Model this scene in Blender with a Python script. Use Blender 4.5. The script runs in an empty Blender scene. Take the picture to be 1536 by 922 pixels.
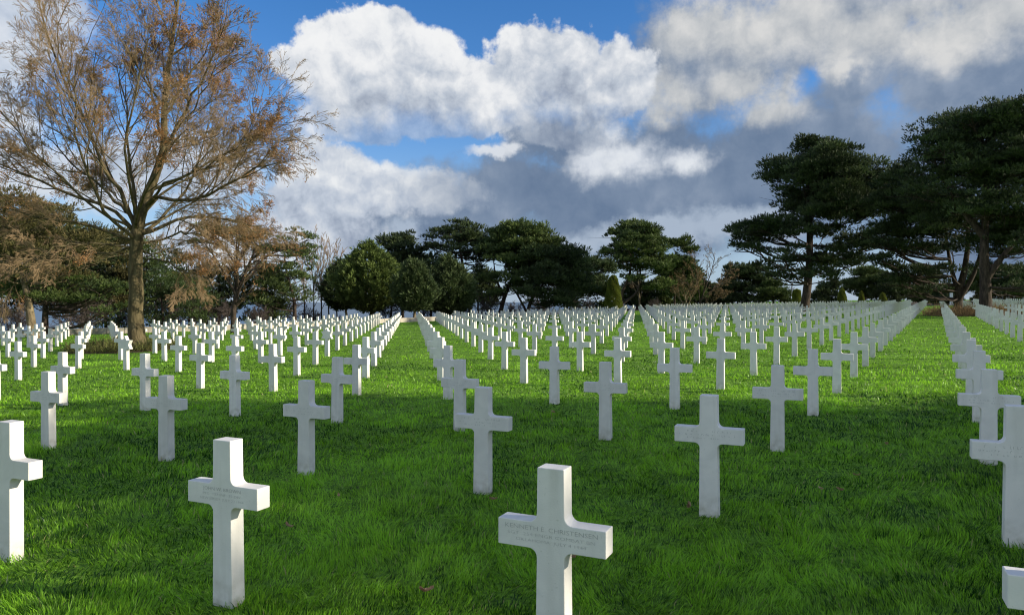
import bpy, bmesh, math, random
import numpy as np
from mathutils import Vector, Matrix, noise as mnoise

R = math.radians
F, EYE, SLOPE = 1109.0, 1.8, 0.0176          # focal length in photo pixels, eye height, cross fall of the lawn
rng = np.random.default_rng(7)
random.seed(7)
sc = bpy.context.scene
col = sc.collection

def gz(x):
    return SLOPE * max(-130.0, min(130.0, x))

# ------------------------------------------------------------------ helpers
def tag(o, label=None, cat=None, group=None, kind=None):
    if label: o['label'] = label
    if cat: o['category'] = cat
    if group: o['group'] = group
    if kind: o['kind'] = kind
    return o

def empty(name, loc, rz=0.0):
    o = bpy.data.objects.new(name, None)
    o.empty_display_size = 0.3
    o.location = loc
    o.rotation_euler = (0, 0, rz)
    col.objects.link(o)
    return o

def link(name, me, mat=None, parent=None):
    o = bpy.data.objects.new(name, me)
    if mat is not None and len(me.materials) == 0:
        me.materials.append(mat)
    col.objects.link(o)
    if parent: o.parent = parent
    return o

def np_mesh(name, V, Fc, tint=None, smooth=False):
    V = np.ascontiguousarray(V, dtype=np.float32)
    Fc = np.ascontiguousarray(Fc, dtype=np.int32)
    k = Fc.shape[1]
    me = bpy.data.meshes.new(name)
    me.vertices.add(len(V)); me.vertices.foreach_set('co', V.ravel())
    me.loops.add(Fc.size); me.loops.foreach_set('vertex_index', Fc.ravel())
    me.polygons.add(len(Fc))
    me.polygons.foreach_set('loop_start', np.arange(0, Fc.size, k, dtype=np.int32))
    if smooth: me.polygons.foreach_set('use_smooth', np.ones(len(Fc), dtype=bool))
    me.update(calc_edges=True)
    if tint is not None:
        a = me.attributes.new('tint', 'FLOAT', 'POINT')
        a.data.foreach_set('value', np.ascontiguousarray(tint, dtype=np.float32))
    return me

class Tubes:
    """collects tapered tubes, builds them as one quad mesh"""
    def __init__(s): s.V = []; s.F = []; s.n = 0
    def add(s, pts, rad, sides=6):
        P = np.asarray(pts, float); n = len(P)
        T = np.gradient(P, axis=0)
        T /= np.linalg.norm(T, axis=1)[:, None] + 1e-9
        ref = np.array([0.31, 0.95, 0.05]) if abs(T[0][2]) > .5 else np.array([.1, .1, 1.0])
        A = np.cross(T, ref); A /= np.linalg.norm(A, axis=1)[:, None] + 1e-9
        B = np.cross(T, A)
        a = np.linspace(0, 2 * np.pi, sides, endpoint=False)
        r = np.asarray(rad, float)[:, None, None]
        ring = P[:, None, :] + r * (A[:, None, :] * np.cos(a)[None, :, None] + B[:, None, :] * np.sin(a)[None, :, None])
        s.V.append(ring.reshape(-1, 3))
        i = np.arange(n - 1)[:, None] * sides; j = np.arange(sides)[None, :]; j2 = (j + 1) % sides
        q = np.stack([i + j, i + j2, i + sides + j2, i + sides + j], -1).reshape(-1, 4) + s.n
        s.F.append(q); s.n += n * sides
    def mesh(s, name, smooth=True):
        return np_mesh(name, np.concatenate(s.V), np.concatenate(s.F), smooth=smooth)

def smooth_path(pts, n=14):
    P = np.asarray(pts, float)
    t = np.linspace(0, len(P) - 1, n)
    out = []
    for u in t:
        i = min(int(u), len(P) - 2); f = u - i
        p0 = P[max(i - 1, 0)]; p1 = P[i]; p2 = P[i + 1]; p3 = P[min(i + 2, len(P) - 1)]
        out.append(0.5 * (2 * p1 + (p2 - p0) * f + (2 * p0 - 5 * p1 + 4 * p2 - p3) * f * f + (3 * p1 - p0 - 3 * p2 + p3) * f ** 3))
    return np.array(out)

def vnoise(x, y, scale, seed):
    g = np.random.default_rng(seed).random((128, 128))
    u = x / scale + 1000; v = y / scale + 1000
    i = np.floor(u).astype(int); j = np.floor(v).astype(int)
    fu = u - i; fv = v - j
    fu = fu * fu * (3 - 2 * fu); fv = fv * fv * (3 - 2 * fv)
    a = g[i % 128, j % 128]; b = g[(i + 1) % 128, j % 128]; c = g[i % 128, (j + 1) % 128]; d = g[(i + 1) % 128, (j + 1) % 128]
    return (a * (1 - fu) + b * fu) * (1 - fv) + (c * (1 - fu) + d * fu) * fv

# ------------------------------------------------------------------ materials
def nodes_of(m):
    m.use_nodes = True
    nt = m.node_tree; nt.nodes.clear()
    return nt, nt.nodes, nt.links

def mat_noise(name, cols, scale=5.0, detail=6.0, rough=0.8, bump=0.0, bscale=None, spec=0.3, stretch=(1, 1, 1), coord='Object'):
    m = bpy.data.materials.new(name)
    nt, N, L = nodes_of(m)
    out = N.new('ShaderNodeOutputMaterial'); b = N.new('ShaderNodeBsdfPrincipled')
    L.new(b.outputs[0], out.inputs[0])
    tc = N.new('ShaderNodeTexCoord'); mp = N.new('ShaderNodeMapping'); mp.inputs['Scale'].default_value = stretch
    L.new(tc.outputs[coord], mp.inputs[0])
    nz = N.new('ShaderNodeTexNoise'); nz.inputs['Scale'].default_value = scale; nz.inputs['Detail'].default_value = detail
    L.new(mp.outputs[0], nz.inputs['Vector'])
    cr = N.new('ShaderNodeValToRGB')
    el = cr.color_ramp.elements
    while len(el) < len(cols): el.new(0.5)
    for i, (p, c) in enumerate(cols):
        el[i].position = p; el[i].color = (*c, 1)
    L.new(nz.outputs[0], cr.inputs[0]); L.new(cr.outputs[0], b.inputs['Base Color'])
    b.inputs['Roughness'].default_value = rough
    b.inputs['Specular IOR Level'].default_value = spec
    if bump:
        n2 = N.new('ShaderNodeTexNoise'); n2.inputs['Scale'].default_value = bscale or scale * 4; n2.inputs['Detail'].default_value = 8
        L.new(mp.outputs[0], n2.inputs['Vector'])
        bp = N.new('ShaderNodeBump'); bp.inputs['Strength'].default_value = bump; bp.inputs['Distance'].default_value = 0.05
        L.new(n2.outputs[0], bp.inputs['Height']); L.new(bp.outputs[0], b.inputs['Normal'])
    return m

def mat_leaf(name, dark, light, transl=0.35, rough=0.55, spec=0.25, world_scale=None, third=None):
    """leaf / needle / blade material: colour by the per-leaf 'tint' attribute, part of the light passes through"""
    m = bpy.data.materials.new(name)
    nt, N, L = nodes_of(m)
    out = N.new('ShaderNodeOutputMaterial'); b = N.new('ShaderNodeBsdfPrincipled')
    at = N.new('ShaderNodeAttribute'); at.attribute_name = 'tint'
    cr = N.new('ShaderNodeValToRGB')
    el = cr.color_ramp.elements
    el[0].position = 0.0; el[0].color = (*dark, 1); el[1].position = 1.0; el[1].color = (*light, 1)
    if third:
        e = el.new(0.93); e.color = (*light, 1)
        el[2].color = (*third, 1)
    L.new(at.outputs['Fac'], cr.inputs[0])
    colout = cr.outputs[0]
    if world_scale:
        geo = N.new('ShaderNodeNewGeometry')
        nz = N.new('ShaderNodeTexNoise'); nz.inputs['Scale'].default_value = world_scale; nz.inputs['Detail'].default_value = 4
        L.new(geo.outputs['Position'], nz.inputs['Vector'])
        mr = N.new('ShaderNodeMapRange'); mr.inputs[1].default_value = .3; mr.inputs[2].default_value = .7; mr.inputs[3].default_value = .78; mr.inputs[4].default_value = 1.2
        L.new(nz.outputs[0], mr.inputs[0])
        vm = N.new('ShaderNodeVectorMath'); vm.operation = 'SCALE'
        L.new(colout, vm.inputs[0]); L.new(mr.outputs[0], vm.inputs['Scale'])
        colout = vm.outputs[0]
    L.new(colout, b.inputs['Base Color'])
    b.inputs['Roughness'].default_value = rough; b.inputs['Specular IOR Level'].default_value = spec
    tr = N.new('ShaderNodeBsdfTranslucent'); L.new(colout, tr.inputs['Color'])
    mx = N.new('ShaderNodeMixShader'); mx.inputs[0].default_value = transl
    L.new(b.outputs[0], mx.inputs[1]); L.new(tr.outputs[0], mx.inputs[2]); L.new(mx.outputs[0], out.inputs[0])
    return m

M = {}
def mat_marble():
    """white marble with faint veins, rain streaks, specks of lichen and soil splashed up the foot; every stone differs"""
    m = bpy.data.materials.new('white_marble'); nt, N, L = nodes_of(m)
    out = N.new('ShaderNodeOutputMaterial'); b = N.new('ShaderNodeBsdfPrincipled'); L.new(b.outputs[0], out.inputs[0])
    tc = N.new('ShaderNodeTexCoord'); oi = N.new('ShaderNodeObjectInfo')
    sc_ = N.new('ShaderNodeMath'); sc_.operation = 'MULTIPLY'; sc_.inputs[1].default_value = 57.0; L.new(oi.outputs['Random'], sc_.inputs[0])
    ad = N.new('ShaderNodeVectorMath'); ad.operation = 'ADD'; L.new(tc.outputs['Object'], ad.inputs[0]); L.new(sc_.outputs[0], ad.inputs[1])
    def nz(scale, detail, stretch=(1, 1, 1), dist=0):
        mp = N.new('ShaderNodeMapping'); mp.inputs['Scale'].default_value = stretch; L.new(ad.outputs[0], mp.inputs[0])
        n = N.new('ShaderNodeTexNoise'); n.inputs['Scale'].default_value = scale; n.inputs['Detail'].default_value = detail; n.inputs['Distortion'].default_value = dist; L.new(mp.outputs[0], n.inputs['Vector']); return n.outputs[0]
    def mr(x, a, c, lo, hi):
        n = N.new('ShaderNodeMapRange'); n.inputs[1].default_value = a; n.inputs[2].default_value = c; n.inputs[3].default_value = lo; n.inputs[4].default_value = hi; L.new(x, n.inputs[0]); return n.outputs[0]
    def mul(x, y):
        n = N.new('ShaderNodeMath'); n.operation = 'MULTIPLY'; L.new(x, n.inputs[0]); L.new(y, n.inputs[1]); return n.outputs[0]
    def mix(f, c0, c1):
        n = N.new('ShaderNodeMix'); n.data_type = 'RGBA'; L.new(f, n.inputs[0])
        if isinstance(c0, tuple): n.inputs[6].default_value = (*c0, 1)
        else: L.new(c0, n.inputs[6])
        n.inputs[7].default_value = (*c1, 1); return n.outputs[2]
    c = mix(mr(nz(4, 8, dist=1.5), .35, .7, 0, 1), (.735, .712, .65), (.65, .635, .58))
    c = mix(mr(nz(9, 6, (1, 1, .10)), .52, .75, 0, .55), c, (.52, .50, .43))
    c = mix(mr(nz(75, 3), .66, .74, 0, .6), c, (.50, .50, .42))
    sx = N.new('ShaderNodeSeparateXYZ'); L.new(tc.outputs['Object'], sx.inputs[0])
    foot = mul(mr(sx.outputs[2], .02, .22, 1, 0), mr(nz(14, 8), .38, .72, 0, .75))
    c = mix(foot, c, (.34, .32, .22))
    vs = N.new('ShaderNodeVectorMath'); vs.operation = 'SCALE'; L.new(c, vs.inputs[0]); L.new(mr(oi.outputs['Random'], 0, 1, .90, 1.06), vs.inputs['Scale']); c = vs.outputs[0]
    L.new(c, b.inputs['Base Color']); b.inputs['Roughness'].default_value = .6; b.inputs['Specular IOR Level'].default_value = .25
    bp = N.new('ShaderNodeBump'); bp.inputs['Strength'].default_value = .08; bp.inputs['Distance'].default_value = .02; L.new(nz(110, 4), bp.inputs['Height']); L.new(bp.outputs[0], b.inputs['Normal'])
    return m
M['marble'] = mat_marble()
M['marble_old'] = mat_noise('weathered_marble', [(0.2, (.42, .41, .37)), (0.5, (.60, .59, .55)), (0.8, (.68, .67, .63))], scale=9, detail=8, rough=.7, bump=.08, bscale=60)
M['letter'] = mat_noise('letter_groove_shade', [(0.3, (.32, .32, .29)), (0.7, (.46, .45, .41))], scale=40, rough=.9)  # grey painted in for the shade inside cut letters; the letters lie flat
M['bark_pine'] = mat_noise('pine_bark', [(0.3, (.018, .013, .009)), (0.55, (.055, .040, .028)), (0.75, (.10, .075, .055))], scale=7, detail=8, rough=.95, bump=.8, bscale=16, stretch=(1, 1, .3))
M['bark_pale'] = mat_noise('pale_bark', [(0.3, (.07, .05, .03)), (0.55, (.19, .15, .085)), (0.8, (.30, .25, .15))], scale=5, detail=9, rough=.95, bump=1.0, bscale=14, stretch=(1, 1, .35))
M['twig'] = mat_noise('brown_twig_bark', [(0.3, (.16, .11, .056)), (0.7, (.33, .23, .125))], scale=1.5, rough=.9)
M['twig_olive'] = mat_noise('olive_twig_bark', [(0.3, (.085, .065, .034)), (0.7, (.19, .145, .075))], scale=1.5, rough=.9)
M['twig_grey'] = mat_noise('grey_twig_bark', [(0.3, (.055, .044, .036)), (0.7, (.11, .09, .075))], scale=1.5, rough=.9)
M['twig_tan'] = mat_noise('tan_twig_bark', [(0.3, (.15, .11, .06)), (0.7, (.26, .20, .12))], scale=1.5, rough=.9)
M['bark_moss'] = mat_noise('mossy_bark', [(0.3, (.035, .028, .014)), (0.52, (.10, .08, .038)), (0.8, (.19, .155, .085))], scale=5, detail=9, rough=.95, bump=1.0, bscale=12, stretch=(1, 1, .3))
M['rust'] = mat_leaf('withered_rust_leaf', (.22, .115, .045), (.52, .27, .11), .45, .8, .1)
M['needle'] = mat_leaf('dark_pine_needle', (.014, .024, .011), (.105, .145, .050), .12, .6, .2)
M['needle_mid'] = mat_leaf('mid_pine_needle', (.028, .050, .016), (.150, .200, .054), .15, .6, .2)
M['needle_bright'] = mat_leaf('bright_pine_needle', (.022, .040, .012), (.165, .220, .052), .13, .6, .2)
M['needle_brown'] = mat_leaf('brownish_pine_needle', (.045, .048, .018), (.18, .155, .055), .15, .7, .2)
M['ivy'] = mat_leaf('ivy_leaf', (.025, .045, .013), (.085, .13, .035), .2, .45, .3)
M['topiary'] = mat_leaf('clipped_yew_leaf', (.055, .075, .014), (.30, .34, .06), .2, .6, .2)
M['drybed'] = mat_leaf('dry_bed_stem', (.10, .065, .03), (.30, .21, .10), .25, .8, .1)
M['greenbed'] = mat_leaf('bed_leaf', (.06, .055, .02), (.16, .18, .05), .25, .7, .2)
M['grass'] = mat_leaf('grass_blade', (.010, .058, .005), (.300, .590, .034), .48, .42, .35, world_scale=.45, third=(.42, .38, .16))
M['deadleaf'] = mat_noise('dead_leaf', [(0.3, (.34, .20, .11)), (0.7, (.62, .45, .30))], scale=30, rough=.8)
M['wall'] = mat_noise('pale_limestone', [(0.25, (.22, .19, .15)), (0.5, (.40, .36, .29)), (0.75, (.52, .47, .38))], scale=1.3, detail=9, rough=.9, bump=.5, bscale=9)
M['pillar'] = mat_noise('white_painted_stone', [(0.3, (.65, .65, .63)), (0.7, (.78, .78, .76))], scale=6, rough=.7)

def mat_lawn():
    m = bpy.data.materials.new('lawn_turf')
    nt, N, L = nodes_of(m)
    out = N.new('ShaderNodeOutputMaterial'); b = N.new('ShaderNodeBsdfPrincipled'); L.new(b.outputs[0], out.inputs[0])
    geo = N.new('ShaderNodeNewGeometry')
    def nz(scale, detail=6, stretch=None):
        n = N.new('ShaderNodeTexNoise'); n.inputs['Scale'].default_value = scale; n.inputs['Detail'].default_value = detail
        if stretch:
            mp = N.new('ShaderNodeMapping'); mp.inputs['Scale'].default_value = stretch
            L.new(geo.outputs['Position'], mp.inputs[0]); L.new(mp.outputs[0], n.inputs['Vector'])
        else: L.new(geo.outputs['Position'], n.inputs['Vector'])
        return n
    n1 = nz(22, 6); n2 = nz(.5, 4)
    cr = N.new('ShaderNodeValToRGB'); el = cr.color_ramp.elements
    el[0].position = .3; el[0].color = (.045, .105, .012, 1); el[1].position = .75; el[1].color = (.21, .40, .03, 1)
    L.new(n1.outputs[0], cr.inputs[0])
    mr = N.new('ShaderNodeMapRange'); mr.inputs[1].default_value = .3; mr.inputs[2].default_value = .7; mr.inputs[3].default_value = .75; mr.inputs[4].default_value = 1.25
    L.new(n2.outputs[0], mr.inputs[0])
    vm = N.new('ShaderNodeVectorMath'); vm.operation = 'SCALE'; L.new(cr.outputs[0], vm.inputs[0]); L.new(mr.outputs[0], vm.inputs['Scale'])
    L.new(vm.outputs[0], b.inputs['Base Color'])
    b.inputs['Roughness'].default_value = .9; b.inputs['Specular IOR Level'].default_value = .1
    bp = N.new('ShaderNodeBump'); bp.inputs['Strength'].default_value = .9; bp.inputs['Distance'].default_value = .08
    n3 = nz(9, 8); L.new(n3.outputs[0], bp.inputs['Height']); L.new(bp.outputs[0], b.inputs['Normal'])
    return m
M['lawn'] = mat_lawn()
M['litter'] = mat_noise('leaf_litter_soil', [(0.3, (.035, .026, .015)), (0.55, (.075, .055, .03)), (0.75, (.07, .08, .03))], scale=1.2, detail=10, rough=1, bump=.6, bscale=8, coord='Object')
M['soil'] = mat_noise('bed_soil', [(0.3, (.06, .04, .025)), (0.7, (.15, .10, .06))], scale=6, detail=10, rough=1, bump=.6)

m = bpy.data.materials.new('sea_water'); M['sea'] = m
nt, N, L = nodes_of(m)
out = N.new('ShaderNodeOutputMaterial'); b = N.new('ShaderNodeBsdfPrincipled'); L.new(b.outputs[0], out.inputs[0])
b.inputs['Base Color'].default_value = (.03, .075, .12, 1); b.inputs['Roughness'].default_value = .35
nz = N.new('ShaderNodeTexNoise'); nz.inputs['Scale'].default_value = .15; nz.inputs['Detail'].default_value = 6
tc = N.new('ShaderNodeTexCoord'); L.new(tc.outputs['Object'], nz.inputs['Vector'])
bp = N.new('ShaderNodeBump'); bp.inputs['Strength'].default_value = .5; bp.inputs['Distance'].default_value = .5
L.new(nz.outputs[0], bp.inputs['Height']); L.new(bp.outputs[0], b.inputs['Normal'])

# ------------------------------------------------------------------ setting: lawn, woodland floor, sea
EDGE = [(-75, 20), (-50, 40), (-35, 50), (-22.3, 56.5), (-15, 65), (-10, 71.5), (-3.4, 79), (12, 104), (26, 126), (47, 126), (63, 118), (110, 104), (170, 80)]
def edge_y(x):
    if x <= EDGE[0][0]: return EDGE[0][1] + (x - EDGE[0][0]) * .8
    for (x0, y0), (x1, y1) in zip(EDGE, EDGE[1:]):
        if x <= x1: return y0 + (y1 - y0) * (x - x0) / (x1 - x0)
    return EDGE[-1][1]

def ground_z(x, y):
    z = gz(x)
    d = (y - edge_y(x)) * .75              # distance beyond the cemetery edge
    cliff = 16 if x < 20 else 16 + (x - 20) * 1.6
    if d > cliff:
        z -= min(40.0, (d - cliff) * .55)
    return z

bm = bmesh.new()
xs = sorted(set([-2500, -1200, -600, -300, -200] + list(np.arange(-150, 181, 6.0)) + [220, 300, 450, 700, 1200, 2500]))
ys = sorted(set([-800, -300, -120, -60, -30, -12] + list(np.arange(0, 200, 5.0)) + [220, 250, 300, 400, 600, 900]))
g = [[bm.verts.new((x, y, ground_z(x, y))) for x in xs] for y in ys]
for j in range(len(ys) - 1):
    for i in range(len(xs) - 1):
        bm.faces.new((g[j][i], g[j][i + 1], g[j + 1][i + 1], g[j + 1][i]))
me = bpy.data.meshes.new('ground'); bm.to_mesh(me); bm.free()
for p in me.polygons: p.use_smooth = True
tag(link('lawn', me, M['lawn']), kind='structure')

# leaf-littered woodland floor beyond the cemetery edge
bm = bmesh.new()
px = list(np.arange(-110, 171, 5.0)); offs = [0.4, 4, 8, 12, 16, 20, 26, 34, 50, 80]
g = [[bm.verts.new((x, edge_y(x) + o, ground_z(x, edge_y(x) + o) + .03)) for x in px] for o in offs]
for j in range(len(offs) - 1):
    for i in range(len(px) - 1):
        bm.faces.new((g[j][i], g[j][i + 1], g[j + 1][i + 1], g[j + 1][i]))
me = bpy.data.meshes.new('woodland_floor'); bm.to_mesh(me); bm.free()
tag(link('woodland_ground', me, M['litter']), kind='structure')

bm = bmesh.new()
S = 30000
g = [bm.verts.new(p) for p in ((-S, -S, -36), (S, -S, -36), (S, S, -36), (-S, S, -36))]
bm.faces.new(g); me = bpy.data.meshes.new('sea'); bm.to_mesh(me); bm.free()
tag(link('sea', me, M['sea']), kind='structure')

# low stone boundary wall: one wall of butted blocks with a coping
def wall_run(pts, h, th):
    bm = bmesh.new()
    for a, b_ in zip(pts, pts[1:]):
        a = Vector((*a, 0)); b_ = Vector((*b_, 0)); d = b_ - a; L_ = d.length; d.normalize(); n = Vector((-d.y, d.x, 0))
        k = max(1, int(L_ / 1.1)); rr = random.Random(int(L_ * 100))
        for i in range(k):
            s0 = L_ * i / k + .006; s1 = L_ * (i + 1) / k - .006
            hh = h + rr.uniform(-.012, .012); t2 = th / 2 + rr.uniform(-.01, .01)
            vs = []
            for s in (s0, s1):
                for w in (-t2, t2):
                    q = a + d * s + n * w
                    for z in (-.1, hh): vs.append(bm.verts.new((q.x, q.y, gz(q.x) + z)))
            v = vs
            for f in ((0, 1, 3, 2), (4, 6, 7, 5), (0, 4, 5, 1), (2, 3, 7, 6), (1, 5, 7, 3), (0, 2, 6, 4)):
                bm.faces.new([v[i_] for i_ in f])
    bmesh.ops.recalc_face_normals(bm, faces=bm.faces)
    bmesh.ops.bevel(bm, geom=list(bm.edges), offset=.02, segments=1, affect='EDGES')
    me = bpy.data.meshes.new('stone_wall'); bm.to_mesh(me); bm.free()
    return me
wpts = [(x, edge_y(x) - .2) for x in (-60, -50, -42, -35, -28, -22.3, -18, -15, -12, -10, -6, -3.4)]
tag(link('stone_wall', wall_run(wpts, .42, .5), M['wall']), 'low pale limestone wall running along the foot of the trees behind the left graves', 'wall')

# ------------------------------------------------------------------ grave markers
O0 = np.array([.2056, 3.5768]); U = np.array([1.9199, -.8715]); Vv = np.array([-.4634, 3.3997])
ROT = math.atan2(U[1], U[0])

def cross_profile(fillet):
    """half outline of a Latin cross seen from the front, 1 m tall, tapering shaft"""
    a = .278; zt, zb = .735, .606
    wt, wm, wb = .069, .0715, .079          # half widths: top, at the arm, base
    pts = [(-wb, -.06), (wb, -.06)]
    def fil(cx, cz, a0, a1):
        return [(cx + fillet * math.cos(t), cz + fillet * math.sin(t)) for t in np.linspace(a0, a1, 6)]
    r = fillet
    if r:
        pts += fil(wm + r, zb - r, math.pi, math.pi / 2)
        pts += [(a, zb), (a, zt)]
        pts += fil(wm + r, zt + r, -math.pi / 2, -math.pi)
        pts += [(wt, 1.0), (-wt, 1.0)]
        pts += fil(-wm - r, zt + r, 0, -math.pi / 2)
        pts += [(-a, zt), (-a, zb)]
        pts += fil(-wm - r, zb - r, math.pi / 2, 0)
    else:
        pts += [(wm, zb), (a, zb), (a, zt), (wm, zt), (wt, 1.0), (-wt, 1.0), (-wm, zt), (-a, zt), (-a, zb), (-wm, zb)]
    return pts

def cross_bm(fillet=.042, bevel=.0045, depth=.104):
    bm = bmesh.new(); pr = cross_profile(fillet)
    f = [bm.verts.new((x, -depth / 2, z)) for x, z in pr]
    b_ = [bm.verts.new((x, depth / 2, z)) for x, z in pr]
    bm.faces.new(f); bm.faces.new(b_[::-1])
    n = len(pr)
    for i in range(n):
        j = (i + 1) % n
        bm.faces.new((f[j], f[i], b_[i], b_[j]))
    bmesh.ops.recalc_face_normals(bm, faces=bm.faces)
    if bevel:
        ed = [e for e in bm.edges if len(e.link_faces) == 2 and e.calc_face_angle(0) > .9]
        bmesh.ops.bevel(bm, geom=ed, offset=bevel, segments=2, profile=.5, affect='EDGES')
    return bm
def bm_mesh(bm, name, mat, smooth_angle=None):
    me = bpy.data.meshes.new(name); bm.to_mesh(me); bm.free(); me.materials.append(mat)
    return me
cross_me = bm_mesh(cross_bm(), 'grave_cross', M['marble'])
cross_old_me = bm_mesh(cross_bm(), 'grave_cross_weathered', M['marble_old'])

def star_bm():
    """tall tapering shaft that ends in a six-pointed star"""
    bm = bmesh.new(); d = .052
    def prism(pts, dd):
        f = [bm.verts.new((x, -dd, z)) for x, z in pts]; b_ = [bm.verts.new((x, dd, z)) for x, z in pts]
        bm.faces.new(f); bm.faces.new(b_[::-1])
        for i in range(len(pts)):
            j = (i + 1) % len(pts); bm.faces.new((f[j], f[i], b_[i], b_[j]))
    c = .745; r = .255; ri = r / math.sqrt(3)
    st = []
    for k in range(12):
        t = math.pi / 2 + k * math.pi / 6; q = r if k % 2 == 0 else ri
        st.append((q * math.cos(t), c + q * math.sin(t)))
    prism(st, d)
    prism([(-.08, -.06), (.08, -.06), (.072, .62), (-.072, .62)], d - .003)
    bmesh.ops.recalc_face_normals(bm, faces=bm.faces)
    return bm
star_me = bm_mesh(star_bm(), 'star_headstone', M['marble'])

# flat words in groove-shade grey on the two nearest crosses, faint lines on their neighbours
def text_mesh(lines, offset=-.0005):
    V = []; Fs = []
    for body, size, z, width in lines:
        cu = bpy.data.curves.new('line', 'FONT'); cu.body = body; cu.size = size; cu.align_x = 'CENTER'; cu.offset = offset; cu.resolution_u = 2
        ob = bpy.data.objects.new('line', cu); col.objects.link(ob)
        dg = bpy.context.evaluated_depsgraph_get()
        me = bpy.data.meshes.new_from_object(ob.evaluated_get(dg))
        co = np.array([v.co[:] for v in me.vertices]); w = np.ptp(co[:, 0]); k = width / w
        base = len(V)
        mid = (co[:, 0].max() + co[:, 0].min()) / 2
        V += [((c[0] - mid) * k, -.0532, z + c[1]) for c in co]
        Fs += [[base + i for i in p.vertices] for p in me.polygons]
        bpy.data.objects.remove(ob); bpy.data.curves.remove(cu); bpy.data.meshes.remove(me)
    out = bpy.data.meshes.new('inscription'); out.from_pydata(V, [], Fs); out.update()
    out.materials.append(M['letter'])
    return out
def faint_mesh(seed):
    """flat unreadable letter strokes in the same groove-shade grey"""
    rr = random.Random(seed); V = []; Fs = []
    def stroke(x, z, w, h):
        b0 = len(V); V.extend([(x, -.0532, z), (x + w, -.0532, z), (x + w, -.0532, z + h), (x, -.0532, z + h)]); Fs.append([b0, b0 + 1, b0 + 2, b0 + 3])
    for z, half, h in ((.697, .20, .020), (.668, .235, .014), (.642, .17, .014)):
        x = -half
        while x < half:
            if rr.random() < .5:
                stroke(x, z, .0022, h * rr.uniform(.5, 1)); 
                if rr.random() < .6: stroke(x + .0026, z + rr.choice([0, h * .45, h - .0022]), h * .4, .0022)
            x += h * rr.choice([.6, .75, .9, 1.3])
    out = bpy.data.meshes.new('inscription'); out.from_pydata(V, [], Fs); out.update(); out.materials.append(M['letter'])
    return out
NEAR_TEXT = {
    (0, 0): [('KENNETH E. CHRISTENSEN', .031, .694, .475), ('SGT  254 ENGR COMBAT BN', .022, .665, .45), ('OKLAHOMA  JULY 4 1944', .022, .637, .36)],
    (0, -1): [('JOHN W. BROWN', .031, .694, .30), ('PFC  137 INF  35 DIV', .022, .665, .30), ('NEW JERSEY  JULY 23 1944', .022, .637, .345)],
}
faints = [faint_mesh(s) for s in (3, 11, 23)]

ORD = ['zeroth', 'first', 'second', 'third', 'fourth', 'fifth', 'sixth', 'seventh', 'eighth', 'ninth', 'tenth', 'eleventh', 'twelfth', 'thirteenth', 'fourteenth', 'fifteenth', 'sixteenth', 'seventeenth', 'eighteenth', 'nineteenth', 'twentieth']
def ordn(k):
    if k <= 20: return ORD[k]
    t = {2: 'twenty', 3: 'thirty', 4: 'forty', 5: 'fifty'}[k // 10]
    if k % 10 == 0: return t[:-1] + 'ieth'
    return t + '-' + ORD[k % 10]

BIG_TREE = (-16.05, 31.6)
skip_near = [(BIG_TREE, 1.3)]
def on_bed(x, y):
    if (x - BIG_TREE[0] + .7) ** 2 / 2.3 ** 2 + (y - BIG_TREE[1] - .3) ** 2 / 2.6 ** 2 < 1: return True
    if (x - 39.5) ** 2 / 5.5 ** 2 + (y - 61) ** 2 / 4.5 ** 2 < 1: return True
    return False

grid = []
for i in range(-1, 46):
    for j in range(-60, 90):
        x, y = O0 + j * U + i * Vv
        if y < 1.5 or y > edge_y(x) - 2.2: continue
        if on_bed(x, y) or (i, j) in ((3, -4), (3, -5)): continue
        pxc = 768 + F * x / y; hw = F * .29 / y
        py = 452 + F * (EYE - gz(x)) / y; top = 452 + F * (EYE - gz(x) - 1.0) / y
        if pxc + hw < -40 or pxc - hw > 1576 or top > 960: continue
        inside = pxc + hw > 0 and pxc - hw < 1536 and top < 922
        grid.append(dict(i=i, j=j, x=x, y=y, px=pxc, inside=inside, top=top))
rows = {}
for c in grid:
    if c['inside']: rows.setdefault(c['i'], []).append(c)
order_rows = sorted(rows)
for k, i in enumerate(order_rows):
    rr_ = sorted(rows[i], key=lambda c: -c['px'])
    for q, c in enumerate(rr_):
        c['row'] = k + 1; c['fromright'] = q + 1; c['rown'] = len(rr_)
near = sorted([c for c in grid if c['inside']], key=lambda c: c['y'])
indiv = set(id(c) for c in near[:296])
STARS = {(4, -5): 'nearer white marble Star of David headstone, in front of the big bare trunk', (6, -2): 'white marble Star of David headstone standing among crosses left of the centre aisle'}
WEATHERED = set()
SPECIAL = {
    (0, 0): 'white marble cross with a carved three-line inscription, cut off by the bottom edge',
    (0, -1): 'whole white marble cross nearest the camera, carved name on its arms, base in shaded grass',
    (0, -2): 'white marble cross cut by the left edge, only its right arm and shaft showing',
    (0, 1): 'tip of a white marble cross arm poking in at the lower right corner',
    (1, 2): 'tall white marble cross half cut off by the right edge, standing in shade',
    (1, 1): 'white cross in shade, next left of the tall one cut by the right edge',
    (1, 0): 'shaded white cross just left behind the bottom-edge inscribed cross, overlapping its rear neighbour',
}
far_V = []; far_F = []; nfar = 0
lp = cross_bm(0, 0, .104); lp.verts.ensure_lookup_table()
lpV = np.array([v.co[:] for v in lp.verts]); lpF = [[v.index for v in f.verts] for f in lp.faces]; lp.free()
ca, sa = math.cos(ROT), math.sin(ROT)
rj = random.Random(5)
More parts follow.
